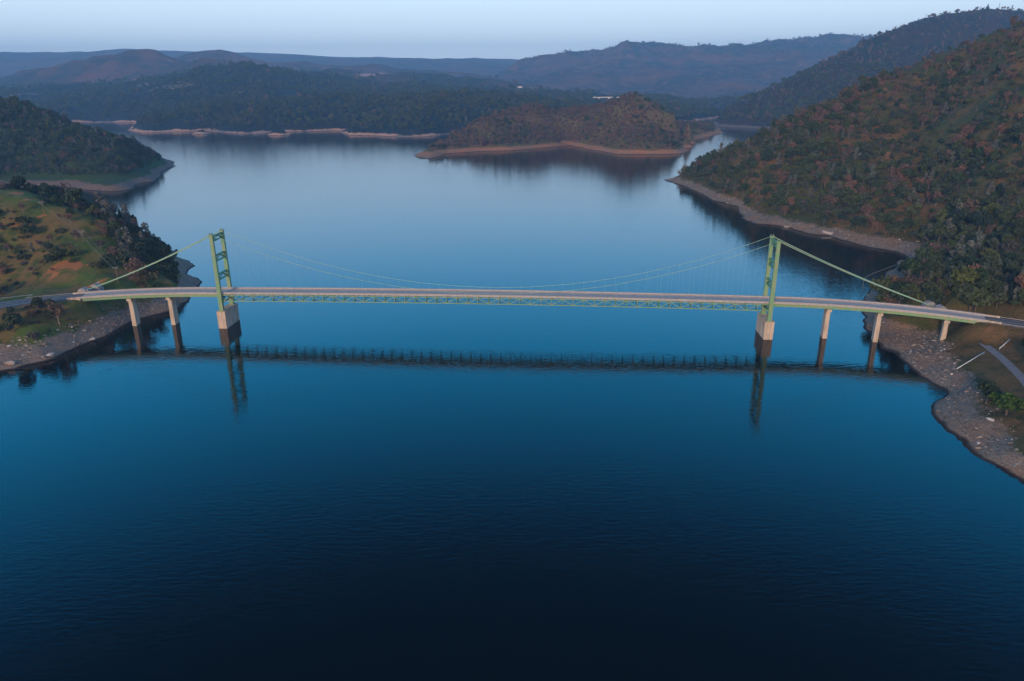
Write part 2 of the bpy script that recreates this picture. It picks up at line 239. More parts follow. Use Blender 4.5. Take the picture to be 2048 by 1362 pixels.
   pts=[(-296.9,7400.0,137.9),(87.4,7400.0,266.7),(372.9,7400.0,323.4),(648.3,7300.0,368.0),(961.5,7200.0,393.7),(1236.3,7200.0,426.9),(1421.2,7200.0,417.6),(1744.9,7200.0,403.5),(2114.3,7200.0,397.8),(2342.6,7200.0,418.3),(2662.4,7200.0,438.4),(3120.3,7200.0,453.7),(3580.5,7200.0,451.9),(4497.4,7200.0,465.3),(5865.3,7200.0,502.4),(-77.2,5400.0,57.3),(255.2,5000.0,31.8),(559.4,4800.0,26.2),(855.8,4700.0,21.7),(1140.2,4600.0,8.9),(1411.3,4500.0,5.1),(2002.1,4500.0,2.7),(2593.2,4500.0,0.4),(523.2,6300.0,174.8),(1133.1,6300.0,210.6),(1718.3,6200.0,188.5),(2318.0,6200.0,204.9),(3113.6,6200.0,239.3)]),
 'strait_shore': dict(slope=0.3,shore=[(700,3000),(760,2960),(646.6,2986.9),(743.3,2978.9),(800.3,2899.0),(883.4,3129.5),(900,3300),(800,3600)],
   pts=[(792.9,3800.0,22.6),(942.3,3800.0,24.4),(1091.5,3800.0,28.5),(1315.3,3800.0,32.3),(500,3600,30),(800,3900,22)]),
 'back_right': dict(slope=0.4,shore=[(1800,4000),(1200,3500),(724.9,2700.0),(671.5,2497.6),(669.9,2418.5),(741.6,2339.3),(812.1,2287.7),(880.1,2216.3),(1046.6,2163.5),(1500,2060),(2000,2000)],
   pts=[(704.5,2494.0,21.4),(732.3,2603.5,48.7),(747.8,2501.0,36.6),(782.0,2630.5,75.5),(813.0,2481.4,45.0),(862.6,2655.3,104.1),(874.1,2488.4,60.1),(934.3,2686.7,131.5),(967.2,2428.0,76.8),(1058.7,2695.6,178.5),(1086.9,2442.9,106.2),(1209.7,2765.6,235.3),(1157.4,2476.1,120.7),(1312.5,2863.3,275.6),(1256.8,2508.1,150.7),(1423.1,2897.3,314.2),(1377.6,2577.5,181.8),(1567.3,2992.1,355.9),(1484.9,2610.7,197.6),(1689.8,3030.6,374.0),(1604.7,2603.0,197.0),(1855.9,3078.3,396.6),(1715.8,2596.0,196.4),(1972.4,3049.0,386.6),(2116.6,2570.5,194.2),(2465.3,3064.9,401.9)]),
 'near_right': dict(slope=0.4,shore=[(1300,1700),(1100,1600),(900,1450),(700,1330),(500,1240),(350,1190),(260,1160),(234.4,1138.7),(253.2,1061.0),(259.3,933.3),(275.3,883.0),(257.9,809.7),(259.9,777.0),(286.3,762.4),(300.0,722.7),(315.5,710.1),(323.8,679.7),(331.7,656.8),(342.2,647.3),(348.0,629.3),(345.5,621.7),(337.4,614.4),(320.7,591.4),(304.8,571.6),(289.4,553.0),(271.2,527.7),(257.4,504.4),(249.8,493.1),(235.8,465.7),(221.2,430.0),(217.3,409.2),(213.7,391.8),(217.7,390.4),(215.2,372.9),(212.2,350.8),(214.0,340.3),(215.0,332.1),(201.2,314.3),(196.2,305.6),(194.0,296.5),(190.9,286.2),(191.6,278.8),(193.3,272.5),(193.1,263.9),(196.1,256.9),(197.3,249.2),(198.3,245.4),(204.0,214.2),(232.6,189.8)],
   pts=[(250.5,1146.3,2.1),(266.6,1062.9,5.7),(281.9,1130.2,16.4),(269.0,952.8,3.9),(283.7,1012.7,18.9),(300.1,1079.4,35.5),(282.7,920.0,5.5),(299.1,983.1,25.7),(318.3,1057.3,49.4),(275.7,805.2,6.2),(291.3,860.2,26.0),(308.7,921.8,48.2),(322.9,972.3,66.4),(292.8,796.0,7.7),(308.6,848.3,27.6),(326.1,906.5,49.7),(346.6,974.4,75.5),(311.1,755.8,9.2),(330.2,813.3,32.2),(355.8,889.9,62.9),(383.3,972.4,95.9),(330.7,743.5,11.3),(351.0,800.1,33.9),(378.2,875.5,64.1),(420.4,992.7,111.0),(345.9,695.3,10.1),(363.1,738.3,27.3),(390.2,806.1,54.4),(426.7,897.1,90.8),(476.0,1020.4,140.2),(360.7,671.8,9.9),(382.2,721.8,29.8),(410.8,788.0,56.3),(449.1,876.9,91.9),(523.5,1049.6,160.9),(386.5,662.4,7.0),(413.4,719.9,30.0),(444.2,786.0,56.4),(485.6,874.7,91.9),(535.5,981.5,134.6),(587.5,1092.9,179.1),(365.5,566.6,14.6),(390.2,614.7,33.9),(418.4,669.7,55.9),(456.1,743.2,85.3),(513.9,856.0,130.4),(594.3,1013.0,193.2),(359.5,499.5,29.8),(383.7,541.9,46.8),(411.5,590.4,66.2),(448.5,655.2,92.1),(505.2,754.5,131.8),(554.3,840.4,166.2),(615.7,948.0,209.2),(398.8,484.7,39.9),(448.1,559.9,70.0),(536.5,694.8,123.9),(711.8,962.2,230.9),(500.2,487.7,49.1),(546.5,544.1,71.6),(654.1,674.9,124.0),(997.2,1092.2,290.9),(323.2,520.0,13.3),(280.7,475.0,12.8),(252.1,425.0,21.5),(253.9,458.0,19.3),(261.6,415.0,22.0),(294.0,398.0,23.9),(250.1,403.7,4.5),(261.4,409.7,9.0),(256.5,422.3,8.0),(240.5,413.8,4.5),(258.5,387.8,11.0),(264.3,383.0,16.5),(259.8,383.2,12.0),(265.3,351.3,15.0),(249.1,325.4,10.5),(232.5,331.9,6.5),(230.9,348.7,7.0),(213.5,290.1,7.5),(209.9,265.6,8.0),(263.0,295.7,12.0),(303.5,294.6,22.0),(267.5,230.4,12.0),(283.4,391.6,18.0),(261.7,368.3,11.5),(209.9,301.7,4.5),(215.8,319.5,4.0),(1300,1500,60)]),
}
# ---------------------------------------------------------------- terrain
def _hash(ix, iy, seed):
    h = (ix.astype(np.int64)*374761393 + iy.astype(np.int64)*668265263 + seed*974634777) & 0xffffffff
    h = ((h ^ (h >> 13))*1274126177) & 0xffffffff
    return ((h ^ (h >> 16)) & 0xffffff)/float(0xffffff)
def vnoise(x, y, seed=0):
    ix = np.floor(x); iy = np.floor(y); fx = x-ix; fy = y-iy
    fx = fx*fx*fx*(fx*(fx*6-15)+10); fy = fy*fy*fy*(fy*(fy*6-15)+10)
    a = _hash(ix,iy,seed); b = _hash(ix+1,iy,seed); c = _hash(ix,iy+1,seed); d = _hash(ix+1,iy+1,seed)
    return (a+(b-a)*fx)*(1-fy)+(c+(d-c)*fx)*fy
def fbm(x, y, seed=0, octs=5, ridged=False):
    s = 0; a = .5; t = 0
    for i in range(octs):
        n = vnoise(x, y, seed+i*17)
        if ridged: n = 1-abs(2*n-1)-.14
        s = s+a*n; t += a; a *= .5; x = x*2.03+11.3; y = y*2.03+5.7
    return s/t - .5

def seg_dist(x, y, poly):
    best = np.full(x.shape, 1e9); par = np.zeros(x.shape)
    for k in range(len(poly)-1):
        ax, ay = poly[k][:2]; bx, by = poly[k+1][:2]
        dx, dy = bx-ax, by-ay; L2 = dx*dx+dy*dy
        t = np.clip(((x-ax)*dx+(y-ay)*dy)/L2, 0, 1)
        d = np.hypot(x-(ax+t*dx), y-(ay+t*dy))
        mm = d < best; best = np.where(mm, d, best); par = np.where(mm, k+t, par)
    return best, par

class Land:
    def __init__(s, d, ntype):
        P = [tuple(p) for p in d['pts']] + list(d.get('wet', [])); sh = d['shore']; sl = d['slope']
        s.shore = sh
        if sh:
            # resample the shoreline
            rs = []
            for a, b in zip(sh[:-1], sh[1:]):
                L = math.hypot(b[0]-a[0], b[1]-a[1]); step = max(14, .02*abs(a[1]+b[1])/2)
                n = max(1, int(L/step))
                for i in range(n): rs.append((a[0]+(b[0]-a[0])*i/n, a[1]+(b[1]-a[1])*i/n))
            rs.append(sh[-1])
            for i, p in enumerate(rs):
                P.append((p[0], p[1], 0.0))
                a = rs[max(0,i-1)]; b = rs[min(len(rs)-1,i+1)]
                dx, dy = b[0]-a[0], b[1]-a[1]; L = math.hypot(dx,dy) or 1
                off = max(9, .016*p[1])
                nx, ny = -dy/L, dx/L     # land lies to the left
                for sgn, zz in ((1, off*sl), (-1, -off*.45)):
                    q = (p[0]+nx*off*sgn, p[1]+ny*off*sgn)
                    dd, _ = seg_dist(np.array([q[0]]), np.array([q[1]]), rs)
                    if dd[0] > off*.8:
                        if sgn > 0 and any(math.hypot(q[0]-c[0], q[1]-c[1]) < off for c in d['pts']): continue
                        P.append((*q, zz))
                if i % 3 == 0:
                    q = (p[0]-nx*off*4, p[1]-ny*off*4); dd, _ = seg_dist(np.array([q[0]]), np.array([q[1]]), rs)
                    if dd[0] > off*3.4: P.append((*q, -off*1.2))
        A = np.array(P); s.c = A[:,:2]; s.k = 3.0 if sh else 12.0
        D = np.sqrt(((s.c[:,None]-s.c[None])**2).sum(-1)+s.k**2)
        n = len(A); K = np.zeros((n+1,n+1)); K[:n,:n] = D - np.eye(n)*(.5 if sh else 5); K[:n,n] = 1; K[n,:n] = 1
        s.w = np.linalg.solve(K, np.append(A[:,2], 0)); s.nt = ntype
        s.flats = []; s.rag = d.get('rag')
    def base(s, x, y):
        out = np.full(x.shape, s.w[-1])
        for i in range(len(s.c)):
            out += s.w[i]*np.sqrt((x-s.c[i,0])**2+(y-s.c[i,1])**2+s.k**2)
        return out
    def h(s, x, y):
        x = np.asarray(x, float); y = np.asarray(y, float)
        z = s.base(x, y)
        for amp, wl, seed, ridged in s.nt:
            n = fbm(x/wl, y/wl, seed, 5, ridged)
            z = z + amp*n*np.clip(z/ (amp*1.1), .03, 1)
        if s.rag: z = z + s.rag[0]*fbm(x/s.rag[1], y/s.rag[1], 61, 4)
        for poly, half, blend in s.flats:
            d, t = seg_dist(x, y, poly); zs = np.array([p[2] for p in poly])
            zr = np.interp(t, np.arange(len(zs)), zs)
            f = np.clip((d-half)/blend, 0, 1); f = f*f*(3-2*f)
            z = zr*(1-f)+z*f
        return z

for _k, _r in dict(near_left=(2.2,12), near_right=(3.4,15), mid_left=(3,30), peninsula=(3.5,35), mid_shore=(8,90), back_right=(5,60)).items(): LANDS[_k]['rag'] = _r
LANDS['mid_shore']['wet'] = WET
lands = {
 'near_left': Land(LANDS['near_left'], [(5,45,3,True),(2.0,11,8,False),(.7,3.5,21,False)]),
 'mid_left': Land(LANDS['mid_left'], [(14,120,5,True),(3,25,9,False)]),
 'peninsula': Land(LANDS['peninsula'], [(15,150,7,True),(3,28,9,False)]),
 'mid_shore': Land(LANDS['mid_shore'], [(62,420,11,True),(12,110,13,True)]),
 'left_peak': Land(LANDS['left_peak'], [(120,520,15,True),(45,180,17,True)]),
 'second_peak': Land(LANDS['second_peak'], [(80,700,16,True),(22,220,18,True)]),
 'red_mound': Land(LANDS['red_mound'], [(60,420,25,True),(18,150,27,True)]),
 'far_ridge': Land(LANDS['far_ridge'], [(50,1100,19,True),(30,330,23,True)]),
 'far_right_ridge': Land(LANDS['far_right_ridge'], [(200,1000,29,True),(85,320,31,True)]),
 'strait_shore': Land(LANDS['strait_shore'], [(8,200,31,False)]),
 'back_right': Land(LANDS['back_right'], [(30,330,37,True),(6,60,41,False)]),
 'near_right': Land(LANDS['near_right'], [(22,190,43,True),(5,40,47,True),(1.0,9,49,False),(.5,3,51,False)]),
}

# ---------------------------------------------------------------- bridge frame
BX, BY, YAW = -13.955, 431.96, -.0744
E1 = Vector((math.cos(YAW), math.sin(YAW), 0)); E2 = Vector((-math.sin(YAW), math.cos(YAW), 0))
LS, LR, RS, RR = -180.0, 250.0, 172.0, 270.0      # where the approach curves start, and their radii
def plan(s):
    "centre line in bridge axes (along, across) and its heading"
    if s < LS:
        a = (LS-s)/LR; return LS-LR*math.sin(a), -LR*(1-math.cos(a)), a
    if s > RS:
        a = (s-RS)/RR; return RS+RR*math.sin(a), -RR*(1-math.cos(a)), -a
    return s, 0.0, 0.0
def deck_z(s):
    a = abs(s)
    if a < 169: return 23.1-1.25*(a/169)**2
    return max(21.85-.011*(a-169) - .0001*max(0,a-230)**2, 15)
def W(s, o, z):
    "station, offset to the far side, height -> world"
    u, v, a = plan(s)
    u += -math.sin(a)*o; v += math.cos(a)*o
    p = E1*u + E2*v; return Vector((BX+p.x, BY+p.y, z))
def S(x, y, z):
    "straight bridge axes -> world"
    p = E1*x + E2*y; return Vector((BX+p.x, BY+p.y, z))

road_left = [tuple(W(s, 0, deck_z(s)-.35)) for s in (-257,-266,-275,-290)] + [(-308.5,418.2,21.0),(-330,400,20.8),(-362,380,20.5),(-420,352,20.0)]
road_right = [tuple(W(s, 0, deck_z(s)-.3)) for s in (290,300,312,325,340,360,385)]
gravel_line = [(262,400,11.6),(259.5,389,11.2),(258.6,377.7,11.0),(256.5,362,10.8),(253.3,345,10.6),(247,322,10.4),(236,293,10.2),(228,265,10)]
lands['near_left'].flats = [([tuple(W(s, 0, deck_z(s)-.35)) for s in (-268,-275,-290)]+road_left[4:], 10.5, 11)]
lands['near_right'].flats = [(gravel_line, 3.6, 9), (road_right, 7.5, 11)]

GRID = dict(near_left=(-620,-215,320,760,3.0), mid_left=(-1300,-540,980,1700,6), peninsula=(-260,760,1420,2400,8),
            mid_shore=(-2700,900,1950,4000,18), left_peak=(-4900,-1100,3900,6000,30), second_peak=(-3600,900,4800,6900,40), red_mound=(-3200,1500,3600,5300,26), far_ridge=(-9500,1600,6000,10500,70),
            far_right_ridge=(-900,7500,4200,8300,50), strait_shore=(500,1300,2850,4000,16), back_right=(560,3000,2150,3700,14),
            near_right=(180,1250,180,1500,4.0))
def build_land(key, name, mat, label):
    x0, x1, y0, y1, st = GRID[key]; L = lands[key]
    xs = np.arange(x0, x1+st, st); ys = np.arange(y0, y1+st, st)
    X, Y = np.meshgrid(xs, ys); Z = L.h(X, Y)
    Z = np.maximum(Z, -6.0)
    nx, ny = len(xs), len(ys)
    idx = np.arange(nx*ny).reshape(ny, nx)
    q = np.stack([idx[:-1,:-1], idx[:-1,1:], idx[1:,1:], idx[1:,:-1]], -1).reshape(-1,4)
    zq = Z.reshape(-1)[q].max(1)
    # keep only what rises out of the lake, and for far ground what the camera side could see
    q = q[zq > -5.5]
    used = np.unique(q); rm = np.full(nx*ny, -1); rm[used] = np.arange(len(used)); q = rm[q]
    V = np.stack([X.reshape(-1)[used], Y.reshape(-1)[used], Z.reshape(-1)[used]], -1)
    me = bpy.data.meshes.new(name); me.vertices.add(len(V)); me.vertices.foreach_set('co', V.reshape(-1))
    me.loops.add(len(q)*4); me.loops.foreach_set('vertex_index', q.reshape(-1).astype(np.int32))
    me.polygons.add(len(q)); me.polygons.foreach_set('loop_start', (np.arange(len(q))*4).astype(np.int32))
    me.polygons.foreach_set('loop_total', np.full(len(q), 4, np.int32)); me.update(calc_edges=True)
    me.polygons.foreach_set('use_smooth', [True]*len(q)); me.materials.append(mat)
    o = link(bpy.data.objects.new(name, me)); tag(o, label, 'hill', kind='structure'); return o

TM = {}
TM['near_left'] = terrain_mat('left_bank_ground', (.32,.23,.17), (.24,.20,.17), [(.085,.145,.024),(.22,.135,.055),(.065,.095,.024)], 7.0, .55, 3.2, .5, ((.36,.15,.06), .022, .60))
TM['near_right'] = terrain_mat('right_bank_ground', (.31,.19,.125), (.22,.19,.16), [(.065,.085,.024),(.19,.105,.045),(.060,.060,.024)], 6.0, .8, 3.0, .6, ((.26,.12,.06), .02, .66))
TM['mid_left'] = terrain_mat('left_hill_ground', (.24,.16,.12), (.20,.14,.11), [(.05,.10,.02),(.04,.06,.018),(.06,.075,.025)], 6.5, 1, 3.0)
TM['peninsula'] = terrain_mat('peninsula_ground', (.46,.20,.09), (.36,.21,.13), [(.19,.10,.065),(.12,.11,.035),(.17,.16,.035)], 7, 1, 3.0)
TM['mid_shore'] = terrain_mat('far_shore_ground', (.75,.42,.28), (.34,.26,.22), [(.014,.030,.034),(.030,.030,.034),(.012,.024,.030)], 5.0, 3.5, 9, .8, ((.20,.16,.13), .014, .65))
for _k in ('left_peak','red_mound'): TM[_k] = terrain_mat(_k+'_ground', (.05,.04,.04), (.05,.04,.04), [(.022,.034,.034),(.17,.075,.055),(.018,.034,.036)], -40, 7, 5, .9, ((.50,.34,.30), .022, .66))
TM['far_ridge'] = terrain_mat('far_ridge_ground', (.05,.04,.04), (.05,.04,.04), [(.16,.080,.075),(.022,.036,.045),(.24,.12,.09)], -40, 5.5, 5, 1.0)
TM['back_right'] = terrain_mat('back_hill_ground', (.20,.15,.13), (.18,.15,.14), [(.018,.032,.030),(.07,.036,.034),(.016,.026,.030)], 7, 2, 4.0, .8)

build_land('near_left', 'left_hillside', TM['near_left'], 'green and tan hillside at the left end of the bridge with rocky bank')
build_land('mid_left', 'left_point_hill', TM['mid_left'], 'dark wooded hill ending in a low bare point at far left')
build_land('peninsula', 'peninsula_hill', TM['peninsula'], 'purple brown wooded peninsula with orange banks in the middle of the lake')
build_land('mid_shore', 'far_shore_hills', TM['mid_shore'], 'dark wooded hills along the far shore with pale broken banks')
build_land('left_peak', 'left_peak', TM['left_peak'], 'pointed reddish green hill left of the middle skyline')
build_land('second_peak', 'blue_peak', TM['far_ridge'], 'smooth dark blue peak behind the red mound')
build_land('red_mound', 'red_mound', TM['red_mound'], 'mottled reddish ridge with pale scars beyond the far shore')
build_land('far_ridge', 'far_mountains', TM['far_ridge'], 'long blue violet mountain line at the left and middle of the skyline')
build_land('far_right_ridge', 'far_right_mountain', TM['far_ridge'], 'broad blue violet mountain rising at the right of the skyline')
build_land('strait_shore', 'strait_flat', TM['mid_shore'], 'low dark wooded ground beyond the narrow water right of the peninsula')
build_land('back_right', 'back_right_hill', TM['back_right'], 'dark blue green steep hill behind the near right hillside')
build_land('near_right', 'right_hillside', TM['near_right'], 'steep wooded hillside falling to a bare bank at the right of the bridge')

# ---------------------------------------------------------------- water
g = NG('lake_water')
g.color((.0,.0022,.0045)); g.bsdf.inputs['Roughness'].default_value = .035
g.bsdf.inputs['IOR'].default_value = 1.34; g.bsdf.inputs['Specular IOR Level'].default_value = .5
w1 = g.noise(1.0, 2, .5, g.scaled((.075,.24,1)), .4); w2 = g.noise(1.0, 2, .55, g.scaled((.20,.66,1)), .5)
w3 = g.noise(.05, 2, .5)
calm = g.rng(g.noise(.007, 3, .5, g.scaled((.6,1,1))), .40, .60, .30, 1.0)
hh = g.math('ADD', g.math('MULTIPLY', g.math('MULTIPLY', w1, .06), calm), g.math('MULTIPLY', w2, .21))
g.bump(hh, 1.0, .30)
M['water'] = g.m
lake = mesh_obj('lake_water', [(-12000,-3000,0),(12000,-3000,0),(12000,14000,0),(-12000,14000,0)], [(0,1,2,3)], M['water'])
tag(lake, 'deep blue lake with fine ripples under the bridge', 'lake', kind='structure')
bed = mesh_obj('lake_bed', [(-12000,-3000,-8),(12000,-3000,-8),(12000,14000,-8),(-12000,14000,-8)], [(0,1,2,3)], mat_flat('lake_mud', (.05,.045,.04)))
tag(bed, 'mud bed beneath the lake', 'lake bed', kind='structure')
# ---------------------------------------------------------------- the bridge
def rebase(root, loc):
    root.location = loc
    for c in root.children: c.location = c.location - Vector(loc)
def extrude(profile, s0, s1, step, name, mat, parent, zf=deck_z):
    n = max(1, int(math.ceil(abs(s1-s0)/step))); vs = []; fs = []; k = len(profile)
    for i in range(n+1):
        s = s0+(s1-s0)*i/n
        for o, dz in profile: vs.append(W(s, o, zf(s)+dz))
    for i in range(n):
        for j in range(k):
            fs.append((i*k+j, (i+1)*k+j, (i+1)*k+(j+1)%k, i*k+(j+1)%k))
    fs += [tuple(range(k)), tuple(n*k+j for j in range(k))[::-1]]
    return mesh_obj(name, vs, fs, mat, parent)
def rect(o0, o1, z0, z1): return [(o0,z0),(o0,z1),(o1,z1),(o1,z0)]

bridge = empty('suspension_bridge')
tag(bridge, 'green steel suspension bridge with two towers crossing the whole lake on pale piers', 'bridge')
HT, HP, LEGO = 59.7, 11.17, 7.25
for sx_ in (-1, 1):
    X = 169*sx_
    tw = empty('tower', parent=bridge)
    for o in (-LEGO, LEGO):
        b = MB()
        w0, d0, w1, d1 = 1.25, 1.0, 1.0, .85
        b.box8([(X-w0,o-d0,HP+.5),(X+w0,o-d0,HP+.5),(X+w0,o+d0,HP+.5),(X-w0,o+d0,HP+.5),
                (X-w1,o-d1,HT-.6),(X+w1,o-d1,HT-.6),(X+w1,o+d1,HT-.6),(X-w1,o+d1,HT-.6)])
        b.box(X-1.6, X+1.6, o-1.3, o+1.3, HP-.003, HP+.497)
        for zc in (20, 28, 36, 44, 52):   # splice plates
            b.box(X-1.22, X+1.22, o-1.02, o+1.02, zc, zc+.35)
        b.build('leg', M['green_steel'], tw, xf=lambda p: S(*p))
        c = MB(); c.box(X-1.35, X+1.35, o-1.15, o+1.15, HT-.597, HT-.2)
        c.box(X-.9, X-.6, o-.6, o+.6, HT-.197, HT+.9); c.box(X+.6, X+.9, o-.6, o+.6, HT-.197, HT+.9)
        c.build('cable_saddle', M['green_steel'], tw, xf=lambda p: S(*p))
    for (zt, zb) in ((58.6, 55.2), (46.6, 42.6), (34.6, 30.6), (20.2, 16.0)):
        b = MB(); e = LEGO-1.0
        b.box(X-.7, X+.7, -e, e, zt-.7, zt); b.box(X-.7, X+.7, -e, e, zb, zb+.5)
        for xx in (X-.5, X+.5):
            b.bar((xx,-e,zb+.3), (xx,0,zt-.4), .3, .45); b.bar((xx,e,zb+.3), (xx,0,zt-.4), .3, .45)
            b.bar((xx,-e,zt-.4), (xx,-e+1.9,zb+.3), .25, .35); b.bar((xx,e,zt-.4), (xx,e-1.9,zb+.3), .25, .35)
        b.build('cross_brace', M['dark_steel'], tw, xf=lambda p: S(*p))
    b = MB(); b.box(X-2.7, X+2.7, -9.43, 9.43, -7.5, HP-.35); b.box(X-2.85, X+2.85, -9.6, 9.6, HP-.353, HP)
    b.build('tower_pier', M['concrete'], bridge, xf=lambda p: S(*p))

S0, S1 = -257, 286
extrude([(-5.6,-.32),(-5.6,0),(5.6,0),(5.6,-.32)], S0, S1, 4, 'road_deck', M['deck'], bridge)
for sg in (-1, 1):
    a, b_ = sorted((sg*5.603, sg*5.95))
    p = extrude(rect(a, b_, -.36, .95), S0-2, S1+2, 4, 'parapet', M['parapet'], bridge)
    a, b_ = sorted((sg*4.2, sg*5.597))
    extrude(rect(a, b_, .003, .2), S0, S1, 4, 'walkway_kerb', M['parapet'], bridge)
    # steel hand rail above the parapet
    r_ = MB(); s = S0
    pts = []
    while s <= S1+.1:
        r_.bar(W(s, sg*5.78, deck_z(s)+.95), W(s, sg*5.78, deck_z(s)+1.3), .08, .08, (1,0,0)); pts.append(W(s, sg*5.78, deck_z(s)+1.3)); s += 3.25
    r_.tube(pts, .055, 4); r_.build('hand_rail', M['galv'], bridge)
extrude([(-.16,.004),(-.16,.012),(-.05,.012),(-.05,.004)], S0, S1, 4, 'centre_line', M['yellow_paint'], bridge)
extrude([(.05,.004),(.05,.012),(.16,.012),(.16,.004)], S0, S1, 4, 'centre_line', M['yellow_paint'], bridge)
# approach plate girders
for (a, b_) in ((S0, -170.6), (170.6, S1)):
    for o in (-4.9, 0, 4.9):
        extrude([(o-.35,-2.25),(o-.35,-2.12),(o-.08,-2.12),(o-.08,-.45),(o-.35,-.45),(o-.35,-.325),(o+.35,-.325),(o+.35,-.45),(o+.08,-.45),(o+.08,-2.12),(o+.35,-2.12),(o+.35,-2.25)],
                a, b_, 4, 'plate_girder', M['green_steel'], bridge)
# stiffening trusses of the hung span
NP = 52; PS = 336.0/NP; XS = [-168+PS*i for i in range(NP+1)]
tz = lambda x: deck_z(x)-.75
bz = lambda x: deck_z(x)-4.55
for sg in (-1, 1):
    o = sg*6.55
    tr = empty('truss', parent=bridge)
    for zf, nm in ((tz,'top_chord'), (bz,'bottom_chord')):
        b = MB()
        for i in range(NP): b.bar((XS[i],o,zf(XS[i])), (XS[i+1],o,zf(XS[i+1])), .42, .48)
        b.build(nm, M['green_steel'], tr, xf=lambda p: S(*p))
    for i in range(NP):
        a = (XS[i], o, tz(XS[i])-.2) if i % 2 else (XS[i], o, bz(XS[i])+.2)
        c = (XS[i+1], o, bz(XS[i+1])+.2) if i % 2 else (XS[i+1], o, tz(XS[i+1])-.2)
        MB().bar(a, c, .36, .38).build('diagonal', M['green_steel'], tr, xf=lambda p: S(*p))
    for x in XS:
        MB().bar((x,o,bz(x)+.24), (x,o,tz(x)-.24), .26, .26, (1,0,0)).build('post', M['green_steel'], tr, xf=lambda p: S(*p))
for i, x in enumerate(XS):
    b = MB(); z0, z1 = bz(x), deck_z(x)-.33
    b.box(x-.16, x+.16, -6.3, 6.3, z1-.95, z1-.003)
    b.bar((x,-6.3,z0+.2), (x,-.6,z1-.9), .5, .3); b.bar((x,6.3,z0+.2), (x,.6,z1-.9), .5, .3)
    b.bar((x,-6.3,z0+.1), (x,6.3,z0+.1), .22, .22)
    if i < NP:
        x2 = XS[i+1]
        b.bar((x+.2,-6.3,bz(x)+.05), (x2-.2,6.3,bz(x2)+.05), .18, .18) if i % 2 else b.bar((x+.2,6.3,bz(x)+.05), (x2-.2,-6.3,bz(x2)+.05), .18, .18)
    b.build('floor_beam', M['dark_steel'], bridge, xf=lambda p: S(*p))
# main cables and suspenders
cz = lambda x: 25.2+(HT-.1-25.2)*(x/169)**2
ANCH = {(-1,1):(-255.5,6.0,22.6), (-1,-1):(-258.5,-2.2,22.2), (1,1):(263.0,6.0,20.3), (1,-1):(264.5,-4.8,20.8)}
for sg in (-1, 1):
    o = sg*LEGO
    xs = [-169+338*i/104 for i in range(105)]
    pts = [(x,o,cz(x)) for x in xs]
    aL, aR = ANCH[(-1,sg)], ANCH[(1,sg)]
    L_ = [tuple(aL[k]+(pts[0][k]-aL[k])*t - (1.6*4*t*(1-t) if k == 2 else 0) for k in range(3)) for t in [i/12 for i in range(12)]]
    R_ = [tuple(pts[-1][k]+(aR[k]-pts[-1][k])*t - (1.6*4*t*(1-t) if k == 2 else 0) for k in range(3)) for t in [i/12 for i in range(1,13)]]
    b = MB(); b.tube(L_+[pts[0]], .23, 8); b.tube([pts[-1]]+R_, .23, 8); b.tube(pts, .105, 8)
    mc = b.build('main_cable', M['cable'], bridge, True, xf=lambda p: S(*p))
    for x in XS[1:-1]:
        if cz(x)-deck_z(x) < .4: continue
        b = MB(); b.tube([(x,o,deck_z(x)-.7),(x,o,cz(x)-.1)], .018, 4); b.box(x-.2, x+.2, min(o*.9,o), max(o*.9,o), deck_z(x)-.95, deck_z(x)-.65)
        b.box(x-.12, x+.12, o-.17, o+.17, cz(x)-.2, cz(x)+.16)
        b.build('suspender', M['cable'], mc, xf=lambda p: S(*p))
# approach piers
for s, zb in ((-229,-7), (-204.5,-7), (204,-7), (232.5,-7), (267.5,1)):
    u, v, a = plan(s); zt = deck_z(s)-2.25
    def xf(p, s=s, a=a, u=u, v=v):
        x, y, z = p; return S(u+x*math.cos(a)-y*math.sin(a), v+x*math.sin(a)+y*math.cos(a), z)
    b = MB(); b.box8([(-1.35,-3.3,zb),(1.35,-3.3,zb),(1.35,3.3,zb),(-1.35,3.3,zb),(-1.15,-3.1,zt-1.8),(1.15,-3.1,zt-1.8),(1.15,3.1,zt-1.8),(-1.15,3.1,zt-1.8)])
    p = b.build('approach_pier', M['concrete'], bridge, xf=xf)
    c = MB(); c.box(-1.4, 1.4, -5.3, 5.3, zt-1.797, zt-.45); c.build('pier_cap', M['concrete'], p, xf=xf)
    d = MB()
    for o in (-4.9, 0, 4.9): d.box(-.5, .5, o-.4, o+.4, zt-.447, zt-.003)
    d.build('bearing', M['green_steel'], p, xf=xf)
# abutments
for s, sg in ((S0, -1), (S1, 1)):
    u, v, a = plan(s+sg*3)
    def xf(p, a=a, u=u, v=v):
        x, y, z = p; return S(u+x*math.cos(a)-y*math.sin(a), v+x*math.sin(a)+y*math.cos(a), z)
    dz = deck_z(s+sg*3)
    b = MB(); b.box(-2.9, 2.9, -5.55, 5.55, dz-7, dz-.37)
    for y0, y1 in ((-6.3,-5.98),(5.98,6.3)):
        x0, x1 = (-4.5,2.9) if sg < 0 else (-2.9,4.5)
        b.box(x0, x1, y0, y1, dz-5, dz+.9)
    b.build('abutment', M['concrete'], bridge, xf=xf)
